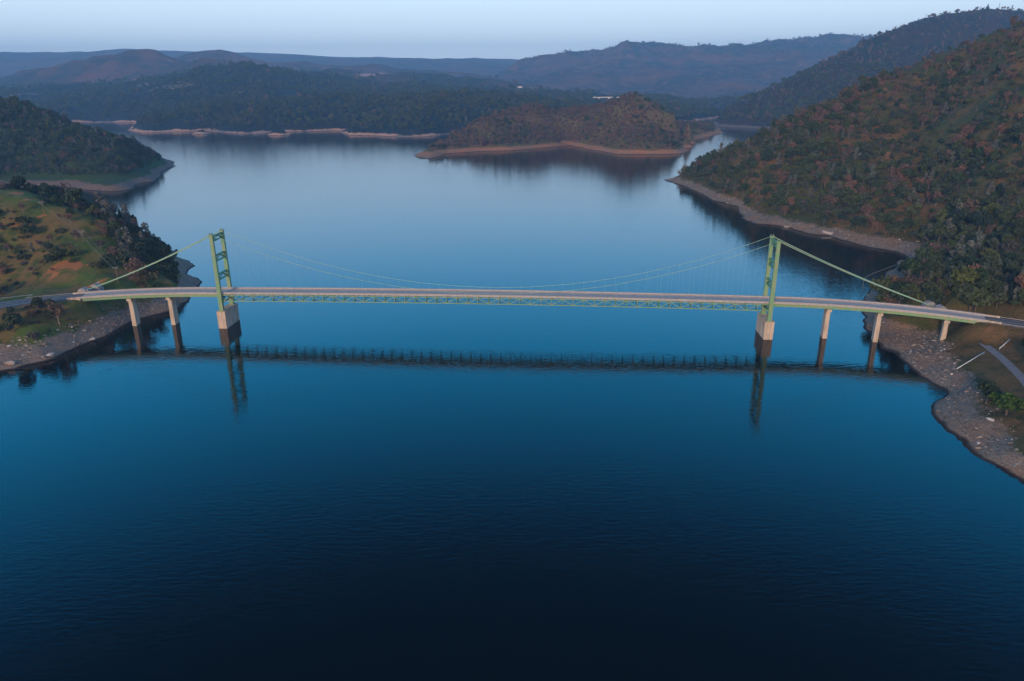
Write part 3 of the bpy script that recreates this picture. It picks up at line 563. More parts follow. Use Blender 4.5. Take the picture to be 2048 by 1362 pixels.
# cable anchor blocks: sloped hoods of grey concrete
for (sx_, sg), (ax, ay, az) in ANCH.items():
    b = MB(); n = 7; prof = [(-3.6,0),(-3.4,3.2),(-2.4,5.0),(-.8,5.8),(1.0,5.5),(2.4,4.4),(3.2,2.6),(3.5,0)]
    if sx_ > 0: prof = [(-x,z) for x, z in prof]
    gz = az-4.6
    vs = [(ax+x+(-2.6 if sx_<0 else 2.6), ay-2.3, gz+z) for x, z in prof]+[(ax+x+(-2.6 if sx_<0 else 2.6), ay+2.3, gz+z) for x, z in prof]
    k = len(prof); fs = [tuple(range(k)), tuple(range(k,2*k))[::-1]]+[(i,(i+1)%k,k+(i+1)%k,k+i) for i in range(k)]
    b.add(vs, fs)
    an = b.build('anchor_block', M['grey_concrete'], bridge, xf=lambda p: S(*p))
    b = MB(); dx = 1 if sx_ < 0 else -1
    b.box(ax+dx*.2-.5, ax+dx*.2+.5, ay-1.2, ay+1.2, gz+2.2, gz+5.0); b.build('cable_collar', M['galv'], an, xf=lambda p: S(*p))
rebase(bridge, tuple(S(0,0,0)))

# ---------------------------------------------------------------- roads
def ribbon(line, o0, o1, dz, name, mat, land=None, step=3.0, thick=0, parent=None):
    pts = []
    for a, b in zip(line[:-1], line[1:]):
        a = Vector(a); b = Vector(b); n = max(1, int((b-a).length/step)); pts += [a.lerp(b, i/n) for i in range(n)]
    pts.append(Vector(line[-1])); vs = []; fs = []
    for _ in range(4): pts = [pts[0]]+[(pts[i-1]+pts[i]*2+pts[i+1])/4 for i in range(1,len(pts)-1)]+[pts[-1]]
    n = len(pts)
    for i, p in enumerate(pts):
        d = pts[min(i+1,n-1)]-pts[max(i-1,0)]; d.z = 0; d.normalize(); nn = Vector((-d.y, d.x, 0))
        w0 = o0(i/(n-1)) if callable(o0) else o0; w1 = o1(i/(n-1)) if callable(o1) else o1
        vs += [p+nn*w0+Vector((0,0,dz)), p+nn*w1+Vector((0,0,dz))]
    for i in range(n-1): fs.append((2*i, 2*i+1, 2*i+3, 2*i+2))
    if thick:
        k = len(vs); vs += [v-Vector((0,0,thick)) for v in vs]
        for i in range(n-1):
            fs.append((2*i, 2*i+2, k+2*i+2, k+2*i)); fs.append((2*i+3, 2*i+1, k+2*i+1, k+2*i+3))
        fs += [(1,0,k,k+1),(2*n-2,2*n-1,k+2*n-1,k+2*n-2)]
    # faces up
    o = mesh_obj(name, vs, fs, mat, parent)
    return o
RL = [tuple(W(s, 0, deck_z(s)-.02)) for s in (-257.1,-264,-272,-280,-288)]+[(-308.5,418.2,21.35),(-330,400,21.15),(-362,380,20.85),(-420,352,20.35)]
o = ribbon(RL[::-1], lambda t: -12.5+6.9*min(1,max(0,(t-.35)/.6)), lambda t: 10.5-4.7*min(1,max(0,(t-.35)/.6)), 0, 'left_road', M['asphalt'], thick=.5)
tag(o, 'dark asphalt road widening away from the left end of the bridge', 'road', kind='structure')
for nm, a, b_, mt_ in (('road_centre_line', -.32, -.08, 'yellow_paint'), ('road_centre_line', .08, .32, 'yellow_paint'), ('road_edge_line', -5.1, -4.75, 'white_paint'), ('road_edge_line', 4.75, 5.1, 'white_paint')):
    tag(ribbon(RL[::-1], a, b_, .012, nm, M[mt_]), 'painted line along the left road', kind='structure')
RRD = [tuple(W(s, 0, deck_z(s)-.02)) for s in (286.1,292,300,312,325,340,360,385)]
tag(ribbon(RRD, -6.4, 6.2, 0, 'right_road', M['asphalt'], thick=.5), 'dark asphalt road curving off the right end of the bridge', 'road', kind='structure')
for nm, a, b_, mt_ in (('road_centre_line', -.32, -.08, 'yellow_paint'), ('road_centre_line', .08, .32, 'yellow_paint'), ('road_edge_line', -4.9, -4.7, 'white_paint'), ('road_edge_line', 4.7, 4.9, 'white_paint')):
    tag(ribbon(RRD, a, b_, .012, nm, M[mt_]), 'painted line along the right road', kind='structure')
tag(ribbon(gravel_line, -2.3, 2.3, .16, 'gravel_track', M['gravel'], thick=.6), 'grey gravel track running down from under the right end of the bridge', 'track', kind='structure')

def guard_rail(pts, label, name='guard_rail'):
    root = empty(name); tag(root, label, 'guard rail')
    P = []
    for a, b in zip(pts[:-1], pts[1:]):
        a = Vector(a); b = Vector(b); n = max(1, round((b-a).length/3.8)); P += [a.lerp(b, i/n) for i in range(n)]
    P.append(Vector(pts[-1]))
    for p in P: MB().box(p.x-.09, p.x+.09, p.y-.09, p.y+.09, p.z-.3, p.z+.72).build('post', M['wood'], root)
    b = MB()
    for a, c in zip(P[:-1], P[1:]):
        d = (c-a).normalized(); nn = Vector((-d.y,d.x,0))*.13
        for zz in (.45, .62): b.bar(a-nn+Vector((0,0,zz)), c-nn+Vector((0,0,zz)), .06, .15)
    b.build('rail', M['galv'], root); rebase(root, tuple(P[0]))
guard_rail([tuple(W(s, 6.3, deck_z(s))) for s in (-264,-274,-282,-290)]+[(-301,438.5,21.4),(-316,430.5,21.3)], 'pale metal guard rail along the far edge of the left road')
guard_rail([tuple(W(s, 6.6, deck_z(s))) for s in (294,304,314,324,336,350)], 'pale metal guard rail along the far edge of the right road')
guard_rail([tuple(W(s, -6.6, deck_z(s))) for s in (294,304,314,324,336,350)], 'pale metal guard rail along the lake side of the right road')

# ---------------------------------------------------------------- utility poles and wires
def HL(key, x, y): return float(lands[key].h(np.array([x]), np.array([y]))[0])
poles = []
for (x, y, hh_, lab, arm) in ((-354.5,550,11.0,'tall wooden utility pole on the green crest of the left hill',0.2),
        (-310.8,520,9.5,'utility pole halfway down the left hill beside a dirt path',.3),
        (-263.4,470,11.5,'utility pole with two pale crossarms just behind the left end of the bridge deck',.25),
        (-446,602,11,'utility pole at the far left edge on top of the left hill',.2)):
    z = HL('near_left', x, y); root = empty('utility_pole'); tag(root, lab, 'utility pole')
    MB().tube([(x,y,z-1),(x+.15,y,z+hh_)], [.27,.18], 8).build('shaft', M['wood'], root, True)
    ca, sa = math.cos(arm), math.sin(arm); tips = []
    for zz, hw in ((hh_-.35, 1.7), (hh_-1.3, 1.4)):
        MB().bar((x-ca*hw,y-sa*hw-.2,z+zz), (x+ca*hw,y+sa*hw-.2,z+zz), .14, .16).build('crossarm', M['galv'], root)
        for t in (-.92, .92):
            q = (x+ca*hw*t, y+sa*hw*t-.2, z+zz+.08); tips.append((q[0],q[1],q[2]+.3))
            MB().tube([q,(q[0],q[1],q[2]+.32)], [.09,.05], 6).build('insulator', M['white_metal'], root, True)
    rebase(root, (x,y,z)); poles.append(tips)
def wire_run(a, b, label, n=3):
    root = empty('power_line'); tag(root, label, 'power line')
    for k in range(n):
        p, q = Vector(a[k]), Vector(b[k])
        MB().tube([p.lerp(q, t/14)-Vector((0,0,4*1.2*(t/14)*(1-t/14))) for t in range(15)], .035, 4).build('wire', M['wire'], root)
    rebase(root, a[0])
wire_run(poles[3], poles[0], 'wires running in from the left edge to the pole on the green crest')
wire_run(poles[0], poles[1], 'wires sloping between the crest pole and the pole halfway down the left hill')
wire_run(poles[1], poles[2], 'wires between the middle pole and the pole behind the bridge deck')

# slim mast beside the left anchor block
mx_, my_ = S(-258.5, 9.0, 0)[:2]; z = HL('near_left', mx_, my_)
root = empty('sign_mast'); tag(root, 'slim pale mast standing behind the left cable anchor block', 'mast')
MB().tube([(mx_,my_,z-.5),(mx_,my_,z+7.5)], .11, 8).build('shaft', M['galv'], root, True)
MB().box(mx_-.35, mx_+.35, my_-.06, my_+.06, z+6.6, z+7.5).build('cap_plate', M['galv'], root); rebase(root, (mx_,my_,z))

# white barrier poles beside the gravel track
def barrier(a, b, label):
    root = empty('barrier_pole'); tag(root, label, 'barrier')
    a, b = Vector(a), Vector(b)
    za, zb = HL('near_right', a.x, a.y)+.95, HL('near_right', b.x, b.y)+.95
    a.z, b.z = za, zb
    MB().tube([a, b], .24, 8).build('bar', M['white_metal'], root, True)
    for p in (a.lerp(b, .03), a.lerp(b, .5), a.lerp(b, .97)): MB().box(p.x-.12, p.x+.12, p.y-.12, p.y+.12, p.z-1.9, p.z-.1).build('support', M['galv'], root)
    rebase(root, tuple(a))
barrier((230.1,347.4,0), (249.5,357.6,0), 'long white bar on the slope on the lake side of the gravel track')
barrier((260.0,362.0,0), (268.6,367.7,0), 'short white bar on the uphill side of the gravel track')

# floating log boom beside the right bank
root = empty('log_boom'); tag(root, 'thin grey chain of floating logs curving beside the right bank', 'log boom')
bp = [(262.5,490.5),(257.8,504.4),(260,516),(264.9,527.8),(274.5,547.2),(282.1,557.7),(293.6,568.6),(305.1,578.2),(315.5,587.2),(322.4,593.1)]
dd = 0
for a, b in zip(bp[:-1], bp[1:]):
    a = Vector((*a,.05)); b = Vector((*b,.05)); n = max(1, round((b-a).length/5.5))
    for i in range(n):
        p, q = a.lerp(b, (i+.04)/n), a.lerp(b, (i+.96)/n)
        MB().tube([p, q], .30, 6).build('log', M['log'], root, True)
rebase(root, (258,504,0))

# ---------------------------------------------------------------- far structures
root = empty('viaduct'); tag(root, 'pale pinkish viaduct far away just left of the peninsula summit', 'viaduct')
x0, x1, y, zt = 372, 480, 3300, 73
MB().box(x0-18, x1+18, y-5, y+5, zt-3.5, zt).build('viaduct_deck', M['pale_wall'], root)
for x in (x0+8, x0+52, x0+96): MB().box(x-3, x+3, y-4, y+4, 20, zt-3.503).build('column', M['pale_wall'], root)
rebase(root, (x0,y,0))
def house(x, y, key, w, d, h, label, z=None):
    z = HL(key, x, y)+1 if z is None else z; root = empty('farm_house'); tag(root, label, 'house')
    MB().box(x-w/2, x+w/2, y-d/2, y+d/2, z-14, z+h).build('wall', M['pale_wall'], root)
    b = MB(); b.add([(x-w/2-1,y-d/2-1,z+h+.01),(x+w/2+1,y-d/2-1,z+h+.01),(x+w/2+1,y+d/2+1,z+h+.01),(x-w/2-1,y+d/2+1,z+h+.01),(x-w/2-1,y,z+h+3),(x+w/2+1,y,z+h+3)],
                    [(0,1,5,4),(2,3,4,5),(0,4,3),(1,2,5),(0,3,2,1)]); b.build('roof', M['roof'], root); rebase(root, (x,y,z))
house(-1379, 3150, 'mid_shore', 14, 9, 4, 'white building on the dark hill above the far left shore')
house(53, 4500, 'red_mound', 26, 14, 6, 'pale building on the reddish ridge left of the viaduct')
house(118, 4500, 'red_mound', 18, 14, 7, 'smaller pale building beside the ridge building left of the viaduct')
house(-1200, 4450, 'red_mound', 22, 14, 6, 'tiny white house on the middle hills above the far shore')
house(745, 3600, 'strait_shore', 44, 14, 5, 'long pale building on the flat right of the peninsula summit', 39)
# ---------------------------------------------------------------- trees
def crown_mat(name, cols, rough=.95):
    g = NG(name); oi = g.n.new('ShaderNodeObjectInfo'); g.bsdf.inputs['Roughness'].default_value = rough; g.bsdf.inputs['Specular IOR Level'].default_value = .05
    r = g.n.new('ShaderNodeValToRGB'); cr_ = r.color_ramp
    while len(cr_.elements) > 1: cr_.elements.remove(cr_.elements[0])
    for i, c in enumerate(cols):
        e = cr_.elements[0] if i == 0 else cr_.elements.new(i/(len(cols)-1)); e.position = i/(len(cols)-1); e.color = (*c, 1)
    g.link(oi.outputs['Random'], r.inputs[0])
    n = g.noise(.45, 3, .6)
    n2 = g.n.new('ShaderNodeMix'); n2.data_type = 'RGBA'; n2.blend_type = 'MULTIPLY'; n2.inputs['Factor'].default_value = .8
    g.link(r.outputs[0], n2.inputs['A'])
    v = g.rng(n, .3, .7, .55, 1.6, False); cb = g.n.new('ShaderNodeCombineColor')
    for k in range(3): g.link(v, cb.inputs[k])
    g.link(cb.outputs[0], n2.inputs['B']); g.color(n2.outputs['Result']); return g.m
M['bark'] = mat_flat('bark', (.14,.11,.09), (.09,.075,.065), 2, .95)
M['dead_bark'] = mat_flat('dead_bark', (.30,.22,.18), (.20,.15,.13), 2, .95)
CM = dict(
  oak_tree=crown_mat('oak_leaves', [(.030,.058,.026),(.070,.088,.044),(.028,.046,.034),(.085,.100,.034),(.060,.075,.058),(.040,.060,.028)]),
  shrub=crown_mat('shrub_leaves', [(.045,.070,.028),(.100,.066,.050),(.070,.100,.024),(.095,.082,.082),(.040,.052,.038)]),
  pine_tree=crown_mat('pine_needles', [(.022,.048,.032),(.040,.068,.044),(.026,.042,.036)]),
  bare_tree=crown_mat('bare_twigs', [(.150,.092,.070),(.105,.080,.082),(.200,.110,.075),(.120,.085,.060),(.165,.100,.085)]),
  dead_conifer=crown_mat('dead_needles', [(.28,.100,.060),(.22,.095,.065),(.24,.13,.08)]),
  grey_pine_tree=crown_mat('grey_needles', [(.100,.120,.105),(.140,.140,.125),(.075,.10,.082)]))

def leaf_cloud(rg, centres, radii, n, size, squash=.8):
    """many small bent leaf sprays through the volume of several clumps"""
    V = []; F = []
    wts = np.array([r**2 for r in radii]); wts = wts/wts.sum()
    for i in range(n):
        k = rg.choice(len(radii), p=wts); c = centres[k]; r = radii[k]
        d = rg.normal(size=3); d /= np.linalg.norm(d); rr = r*(.55+.5*rg.random()**.6)
        p = np.array(c)+d*rr*np.array([1,1,squash])
        t = rg.normal(size=3)*.7+d*.2; t /= np.linalg.norm(t)
        a = np.cross(t, [0,0,1.0]); a = a/(np.linalg.norm(a)+1e-6); b = np.cross(t, a)
        s = size*(.6+.8*rg.random()); j = rg.random()*6.28
        u = a*math.cos(j)+b*math.sin(j); v = -a*math.sin(j)+b*math.cos(j)
        m_ = len(V)
        V += [p-u*s*.5-v*s*.3, p+u*s*.1-v*s*.45+t*s*.12, p+u*s*.55+v*s*.05, p+u*s*.05+v*s*.5+t*s*.1, p-u*s*.4+v*s*.25]
        F.append((m_,m_+1,m_+2,m_+3,m_+4))
    return V, F
def conifer_cloud(rg, H_, R_, n, size, start=.18, gappy=.0):
    V = []; F = []
    for i in range(n):
        t = start+(1-start)*rg.random()**1.1; th = rg.random()*6.28
        if gappy and math.sin(th*2+t*17) > 1-gappy: continue
        w = R_*(1-t)**.75*(.75+.35*math.sin(t*41)) ; r = w*(.35+.75*rg.random())
        p = np.array([r*math.cos(th), r*math.sin(th), H_*t-.12*r])
        s = size*(.6+.7*rg.random()); d = np.array([math.cos(th), math.sin(th), -.25]); q = np.array([-math.sin(th), math.cos(th), .1*rg.normal()])
        m_ = len(V); V += [p-d*s*.5, p+q*s*.35, p+d*s*.7, p-q*s*.35+np.array([0,0,.12*s])]; F.append((m_,m_+1,m_+2,m_+3))
    return V, F
def trunk_mb(rg, H_, r, branches, spread, lo=.35, n=6):
    b = MB(); lean = rg.normal(size=2)*.03*H_
    P = [(lean[0]*t*t, lean[1]*t*t, H_*t - (.6 if t == 0 else 0)) for t in (0,.3,.65,1)]
    b.tube(P, [r,r*.8,r*.5,r*.15], n)
    for i in range(branches):
        t = lo+(.95-lo)*(i+.5)/branches; th = i*2.4+rg.random(); L_ = spread*(1.15-t*.7)*(.8+.4*rg.random())
        p = Vector((lean[0]*t*t, lean[1]*t*t, H_*t)); q = p+Vector((math.cos(th)*L_*.5, math.sin(th)*L_*.5, L_*.3)); q2 = p+Vector((math.cos(th)*L_, math.sin(th)*L_, L_*.5))
        b.tube([p,q,q2], [r*.4,r*.25,r*.06], 4)
    return b
PROTO_KINDS = ['oak_tree','shrub','pine_tree','bare_tree','dead_conifer','grey_pine_tree']
VAR = 3
proto_parts = {}     # (kind, variant) -> (trunk mesh, crown mesh)
joined = {}
def make_mesh(name, V, F, mat):
    me = bpy.data.meshes.new(name); me.from_pydata([tuple(v) for v in V], [], F); me.materials.append(mat); me.update(); return me
def join_meshes(name, a, b):
    n = len(a.vertices); V = [v.co[:] for v in a.vertices]+[v.co[:] for v in b.vertices]
    F = [tuple(p.vertices) for p in a.polygons]+[tuple(i+n for i in p.vertices) for p in b.polygons]
    me = bpy.data.meshes.new(name); me.from_pydata(V, [], F); me.materials.append(a.materials[0]); me.materials.append(b.materials[0])
    me.polygons.foreach_set('material_index', [0]*len(a.polygons)+[1]*len(b.polygons)); me.update(); return me
for ki, kind in enumerate(PROTO_KINDS):
    for v in range(VAR):
        rg = np.random.default_rng(100+ki*10+v)
        if kind == 'oak_tree':
            cs = [(0,0,5.2)]+[(2.2*math.cos(a)*rg.uniform(.7,1.2), 2.2*math.sin(a)*rg.uniform(.7,1.2), rg.uniform(3.6,6.6)) for a in np.linspace(0,6.28,8)[:-1]+rg.random()]+[(rg.normal()*.8,rg.normal()*.8,7.2)]
            V, F = leaf_cloud(rg, cs, [2.3]+[rg.uniform(1.3,2.0) for _ in range(7)]+[1.5], 420, 1.0)
            tb = trunk_mb(rg, 6.2, .32, 5, 3.0)
        elif kind == 'shrub':
            cs = [(rg.normal()*1.1, rg.normal()*1.1, rg.uniform(.8,1.6)) for _ in range(5)]
            V, F = leaf_cloud(rg, cs, [rg.uniform(.9,1.5) for _ in range(5)], 170, .75, .75)
            tb = trunk_mb(rg, 1.4, .12, 4, 1.2, .1, 5)
        elif kind == 'pine_tree':
            V, F = conifer_cloud(rg, 15, 3.2, 520, 1.2); tb = trunk_mb(rg, 15, .32, 8, 2.0, .15)
        elif kind == 'bare_tree':
            cs = [(0,0,5.5)]+[(1.9*math.cos(a), 1.9*math.sin(a), rg.uniform(3.8,7.0)) for a in np.linspace(0,6.28,7)[:-1]+rg.random()]
            V, F = leaf_cloud(rg, cs, [2.0]+[rg.uniform(1.0,1.8) for _ in range(6)], 230, .75, 1.1)
            tb = trunk_mb(rg, 7.8, .24, 14, 3.0, .2)
        elif kind == 'dead_conifer':
            V, F = conifer_cloud(rg, 15, 2.4, 300, .95, .2, .45); tb = trunk_mb(rg, 15.5, .26, 16, 1.9, .2)
        else:
            cs = [(rg.normal()*1.2*(1.3-t), rg.normal()*1.2*(1.3-t), 3.5+9*t) for t in np.linspace(0,1,9)]
            V, F = leaf_cloud(rg, cs, [rg.uniform(1.0,2.0) for _ in cs], 330, .9, .9)
            tb = trunk_mb(rg, 12.5, .3, 8, 2.2, .3)
        tm_ = make_mesh('trunk', tb.v, tb.f, M['dead_bark'] if kind in ('bare_tree','dead_conifer') else M['bark'])
        cm_ = make_mesh('crown', V, F, CM[kind]); proto_parts[(ki,v)] = (tm_, cm_)
        joined[(ki,v)] = bpy.data.objects.new('tree_source', join_meshes('tree_source', tm_, cm_))
# rocks
def rock_mesh(seed, mat, n=2):
    rg = np.random.default_rng(seed); bm = bmesh.new(); bmesh.ops.create_icosphere(bm, subdivisions=n, radius=1)
    pl = [(rg.normal(size=3), rg.uniform(.45,.8)) for _ in range(7)]
    for v in bm.verts:
        c = np.array(v.co)
        for nn, d in pl:
            nn = nn/np.linalg.norm(nn); t = c@nn
            if t > d: c = c-nn*(t-d)
        v.co = Vector(c*np.array([1.2,.9,.75])*(1+.06*rg.normal()))
    me = bpy.data.meshes.new('rock'); bm.to_mesh(me); bm.free(); me.materials.append(mat); return me
M['rock'] = crown_mat('bank_rock', [(.24,.19,.155),(.33,.27,.22),(.19,.165,.155),(.30,.18,.11)])
M['pale_rock'] = crown_mat('pale_rock', [(.50,.43,.38),(.42,.38,.36),(.48,.36,.28)])
for v in range(3): joined[(6,v)] = bpy.data.objects.new('rock_source', rock_mesh(40+v, M['rock'], 1))
for v in range(3): joined[(7,v)] = bpy.data.objects.new('rock_source', rock_mesh(50+v, M['pale_rock'], 1))

# node group that puts the source shapes on the points of a scatter mesh
grp = bpy.data.node_groups.new('scatter', 'GeometryNodeTree')
grp.interface.new_socket('Geometry', in_out='INPUT', socket_type='NodeSocketGeometry'); grp.interface.new_socket('Geometry', in_out='OUTPUT', socket_type='NodeSocketGeometry')
gi = grp.nodes.new('NodeGroupInput'); go_ = grp.nodes.new('NodeGroupOutput'); jn = grp.nodes.new('GeometryNodeJoinGeometry')
def attr(nm, ty):
    a = grp.nodes.new('GeometryNodeInputNamedAttribute'); a.data_type = ty; a.inputs['Name'].default_value = nm; return a.outputs['Attribute']
a_kind = attr('kind_id', 'INT'); a_rot = attr('rot', 'FLOAT_VECTOR'); a_sc = attr('size', 'FLOAT_VECTOR')
for (ki, v), ob in joined.items():
    oi = grp.nodes.new('GeometryNodeObjectInfo'); oi.inputs['Object'].default_value = ob; oi.inputs['As Instance'].default_value = True
    cmp_ = grp.nodes.new('FunctionNodeCompare'); cmp_.data_type = 'INT'; cmp_.operation = 'EQUAL'
    ins = [s_ for s_ in cmp_.inputs if s_.type == 'INT' and s_.enabled]
    grp.links.new(a_kind, ins[0]); ins[1].default_value = ki*10+v
    ip = grp.nodes.new('GeometryNodeInstanceOnPoints'); grp.links.new(gi.outputs[0], ip.inputs['Points']); grp.links.new(cmp_.outputs[0], ip.inputs['Selection'])
    grp.links.new(oi.outputs['Geometry'], ip.inputs['Instance']); grp.links.new(a_rot, ip.inputs['Rotation']); grp.links.new(a_sc, ip.inputs['Scale'])
    grp.links.new(ip.outputs[0], jn.inputs[0])
grp.links.new(jn.outputs[0], go_.inputs[0])
def scatter(name, P, kind, rot, scale, label, mat):
    me = bpy.data.meshes.new(name); n = len(P); me.vertices.add(n); me.vertices.foreach_set('co', np.asarray(P, np.float32).reshape(-1))
    a = me.attributes.new('kind_id', 'INT', 'POINT'); a.data.foreach_set('value', np.asarray(kind, np.int32))
    a = me.attributes.new('rot', 'FLOAT_VECTOR', 'POINT'); r3 = np.zeros((n,3), np.float32); r3[:,2] = rot; a.data.foreach_set('vector', r3.reshape(-1))
    a = me.attributes.new('size', 'FLOAT_VECTOR', 'POINT'); a.data.foreach_set('vector', np.asarray(scale, np.float32).reshape(-1))
    me.materials.append(mat); o = link(bpy.data.objects.new(name, me)); md = o.modifiers.new('scatter', 'NODES'); md.node_group = grp
    tag(o, label, kind='stuff'); return o

def in_view(x, y, z, margin=.06):
    zz = y*cp-(z-CAM_H)*sp; yy = y*sp+(z-CAM_H)*cp
    u = x/zz*FPX/2048; v = yy/zz*FPX/2048
    return (zz > 0) & (abs(u) < .5+margin) & (v < .3326+margin) & (v > -.3326-margin)
GZ = {}
def grid_h(key, x, y):
    if key not in GZ:
        x0, x1, y0, y1, st = GRID[key]; xs = np.arange(x0, x1+st, st); ys = np.arange(y0, y1+st, st); X, Y = np.meshgrid(xs, ys)
        GZ[key] = (lands[key].h(X, Y), x0, y0, st)
    Z, x0, y0, st = GZ[key]
    fx = np.clip((x-x0)/st, 0, Z.shape[1]-1.001); fy = np.clip((y-y0)/st, 0, Z.shape[0]-1.001); ix = fx.astype(int); iy = fy.astype(int); fx = fx-ix; fy = fy-iy
    return (Z[iy,ix]*(1-fx)+Z[iy,ix+1]*fx)*(1-fy)+(Z[iy+1,ix]*(1-fx)+Z[iy+1,ix+1]*fx)*fy
def points(key, spacing, seed, hide=6.0):
    rg = np.random.default_rng(seed); x0, x1, y0, y1, st = GRID[key]
    X, Y = np.meshgrid(np.arange(x0, x1, spacing), np.arange(y0, y1, spacing)); x = X.reshape(-1); y = Y.reshape(-1)
    x = x+rg.uniform(-.5,.5,x.shape)*spacing; y = y+rg.uniform(-.5,.5,y.shape)*spacing
    z = grid_h(key, x, y); k = (z > 1) & in_view(x, y, z)
    x, y, z = x[k], y[k], z[k]
    vis = np.ones(len(x), bool)
    for t in np.linspace(.35, .985, 40):
        lx, ly = x*t, y*t; lz = CAM_H+(z+hide-CAM_H)*t; gx0, gx1, gy0, gy1, _ = GRID[key]
        ins = (lx > gx0) & (lx < gx1) & (ly > gy0) & (ly < gy1)
        vis &= ~(ins & (grid_h(key, lx, ly) > lz))
    return x[vis], y[vis], z[vis], rg
def near_line(x, y, line, w):
    d, _ = seg_dist(x, y, line); return d < w
bridge_axis = [tuple(W(s,0,0)) for s in range(-290, 320, 8)]

all_pts = []   # (x, y, z, kind, variant, scale3, rot, land)
def plant(key, spacing, seed, band, probs, size, dens=None, clear=None):
    x, y, z, rg = points(key, spacing, seed)
    bn = band+4.0*(fbm(x/22, y/22, seed+3, 3))
    keep = z > bn
    if dens is not None: keep &= rg.random(len(x)) < dens(x, y, z)
    if clear is not None: keep &= ~clear(x, y, z)
    x, y, z = x[keep], y[keep], z[keep]; pr = probs(x, y, z); cum = np.cumsum(pr, 1); cum /= cum[:,-1:]
    r = rg.random(len(x)); kd = (r[:,None] > cum).sum(1); sc_ = size*np.clip(np.exp(rg.normal(-.12,.30,len(x))), .4, 1.75)*(1+1.1*fbm(x/55, y/55, seed+9, 3))*(np.clip(1.12-z/420,.72,1.1) if key == 'near_right' else 1)*np.where(kd == 1, rg.uniform(.8,1.5,len(x)), 1)
    sc_ = np.where((kd == 2) | (kd == 4), sc_*.62, np.where(kd == 5, sc_*.8, sc_)); asp = rg.uniform(.85, 1.2, len(x)); va = rg.integers(0, VAR, len(x)); rot = rg.random(len(x))*6.28
    for i in range(len(x)): all_pts.append((x[i], y[i], z[i]-.15, int(kd[i]), int(va[i]), (sc_[i],sc_[i],sc_[i]*asp[i]), rot[i], key))
def P6(x, base, **mods):
    return np.tile(np.array(base, float), (len(x),1))

# near left bank: open grass, dark trees on the back slope, grey brown thickets
def dens_left(x, y, z):
    back = np.clip((y-(522+(x+290)*-.62))/25, 0, 1)*.62
    n = np.clip((fbm(x/38, y/38, 71, 4)-.05)*7, 0, 1)*.42
    low = np.where((y < 425) & (z > 7), .42, 0)
    return np.clip(np.maximum(np.maximum(back, n), low), 0, 1)
def clear_left(x, y, z):
    c = np.zeros(len(x), bool)
    for px_, py_ in ((-354.5,550),(-310.8,520),(-263.4,470)): c |= near_line(x, y, [(px_,py_),(px_*.96,py_*.96)], 7)
    return c | near_line(x, y, road_left, 14) | near_line(x, y, bridge_axis, 10) | near_line(x, y, [tuple(S(-240,4,0)), tuple(S(-275,2,0))], 9)
def pr_left(x, y, z):
    p = P6(x, [.22,.50,.01,.22,.0,.05]); back = y > 520+(x+290)*-.62
    p[back] = [.52,.16,.05,.16,0,.11]; p[(y < 425)] = [.30,.55,0,.15,0,0]; return p
plant('near_left', 4.6, 1, 8.5, pr_left, .92, dens_left, clear_left)
def pr_right(x, y, z):
    p = P6(x, [.46,.32,.02,.14,.01,.05]); hi = np.clip((z-70)/90, 0, 1)[:,None]; q = np.array([.13,.44,.0,.34,.06,.03])
    n = np.clip(fbm(x/60, y/60, 77, 3)*5+.5, 0, 1)[:,None]; q2 = np.array([.54,.20,.05,.08,.0,.13])
    return (p*(1-n)+q2*n*.6+p*n*.4)*(1-hi)+q*hi
def clear_right(x, y, z):
    toward = lambda L_: [(p[0]*.955, p[1]*.955) for p in L_]
    c = near_line(x, y, [(230,347),(249.5,357.5),(268,367.5)], 7) | near_line(x, y, toward(gravel_line), 12) | near_line(x, y, toward(road_right), 12) | near_line(x, y, gravel_line, 8) | near_line(x, y, road_right, 17) | near_line(x, y, bridge_axis, 9) | near_line(x, y, [tuple(S(250,2,0)), tuple(S(275,0,0))], 8)
    return c | ((y < 372) & (x < 262) & (fbm(x/14, y/14, 79, 3) < .0) & (z < 6.5))
def dens_right(x, y, z):
    return np.clip(.88+fbm(x/45, y/45, 73, 4)*1.8 - np.clip((z-80)/200, 0, .40), .12, 1)
plant('near_right', 5.7, 2, 6.8, pr_right, 1.08, dens_right, clear_right)
plant('mid_left', 6.0, 3, 11.5, lambda x,y,z: P6(x, [.66,.2,.01,.10,0,.03]), .9, lambda x,y,z: np.clip(.85+fbm(x/50,y/50,74,4)*1.5, .1, 1))
def pr_pen(x, y, z):
    p = P6(x, [.05,.12,.0,.80,.03,.0]); e = (x > 290)[:,None]; n = np.clip(fbm(x/80, y/80, 81, 3)*6, 0, 1)[:,None]
    return np.where(e, [.25,.40,.0,.34,.01,.0], p*(1-n)+np.array([.20,.35,.0,.45,0,.0])*n)
plant('peninsula', 6.0, 4, 9, pr_pen, .85, lambda x,y,z: np.clip(.95+fbm(x/50,y/50,75,4)-.35*(x > 300), .1, 1))
plant('mid_shore', 15, 5, 12, lambda x,y,z: P6(x, [.80,.1,.05,.04,.0,.01]), 1.6, lambda x,y,z: np.clip(.95+fbm(x/150,y/150,76,4)*2.0-np.clip((y-2700)/1200,0,.5), .08, 1))
plant('strait_shore', 15, 6, 5, lambda x,y,z: P6(x, [.6,.1,.25,.05,0,0]), 1.6)
plant('back_right', 11.5, 7, 11, lambda x,y,z: np.where((z > 190)[:,None], np.array([.12,.50,.03,.20,.13,.02]), np.array([.62,.15,.10,.1,.02,.01])), 1.25, lambda x,y,z: np.clip(1.0-np.clip((z-150)/200,0,.6), .1, 1))
plant('red_mound', 26, 8, 20, lambda x,y,z: P6(x, [.8,0,.0,.2,0,0]), 1.4, lambda x,y,z: np.clip(.25+fbm(x/400,y/400,78,4)*3, .02, .8))
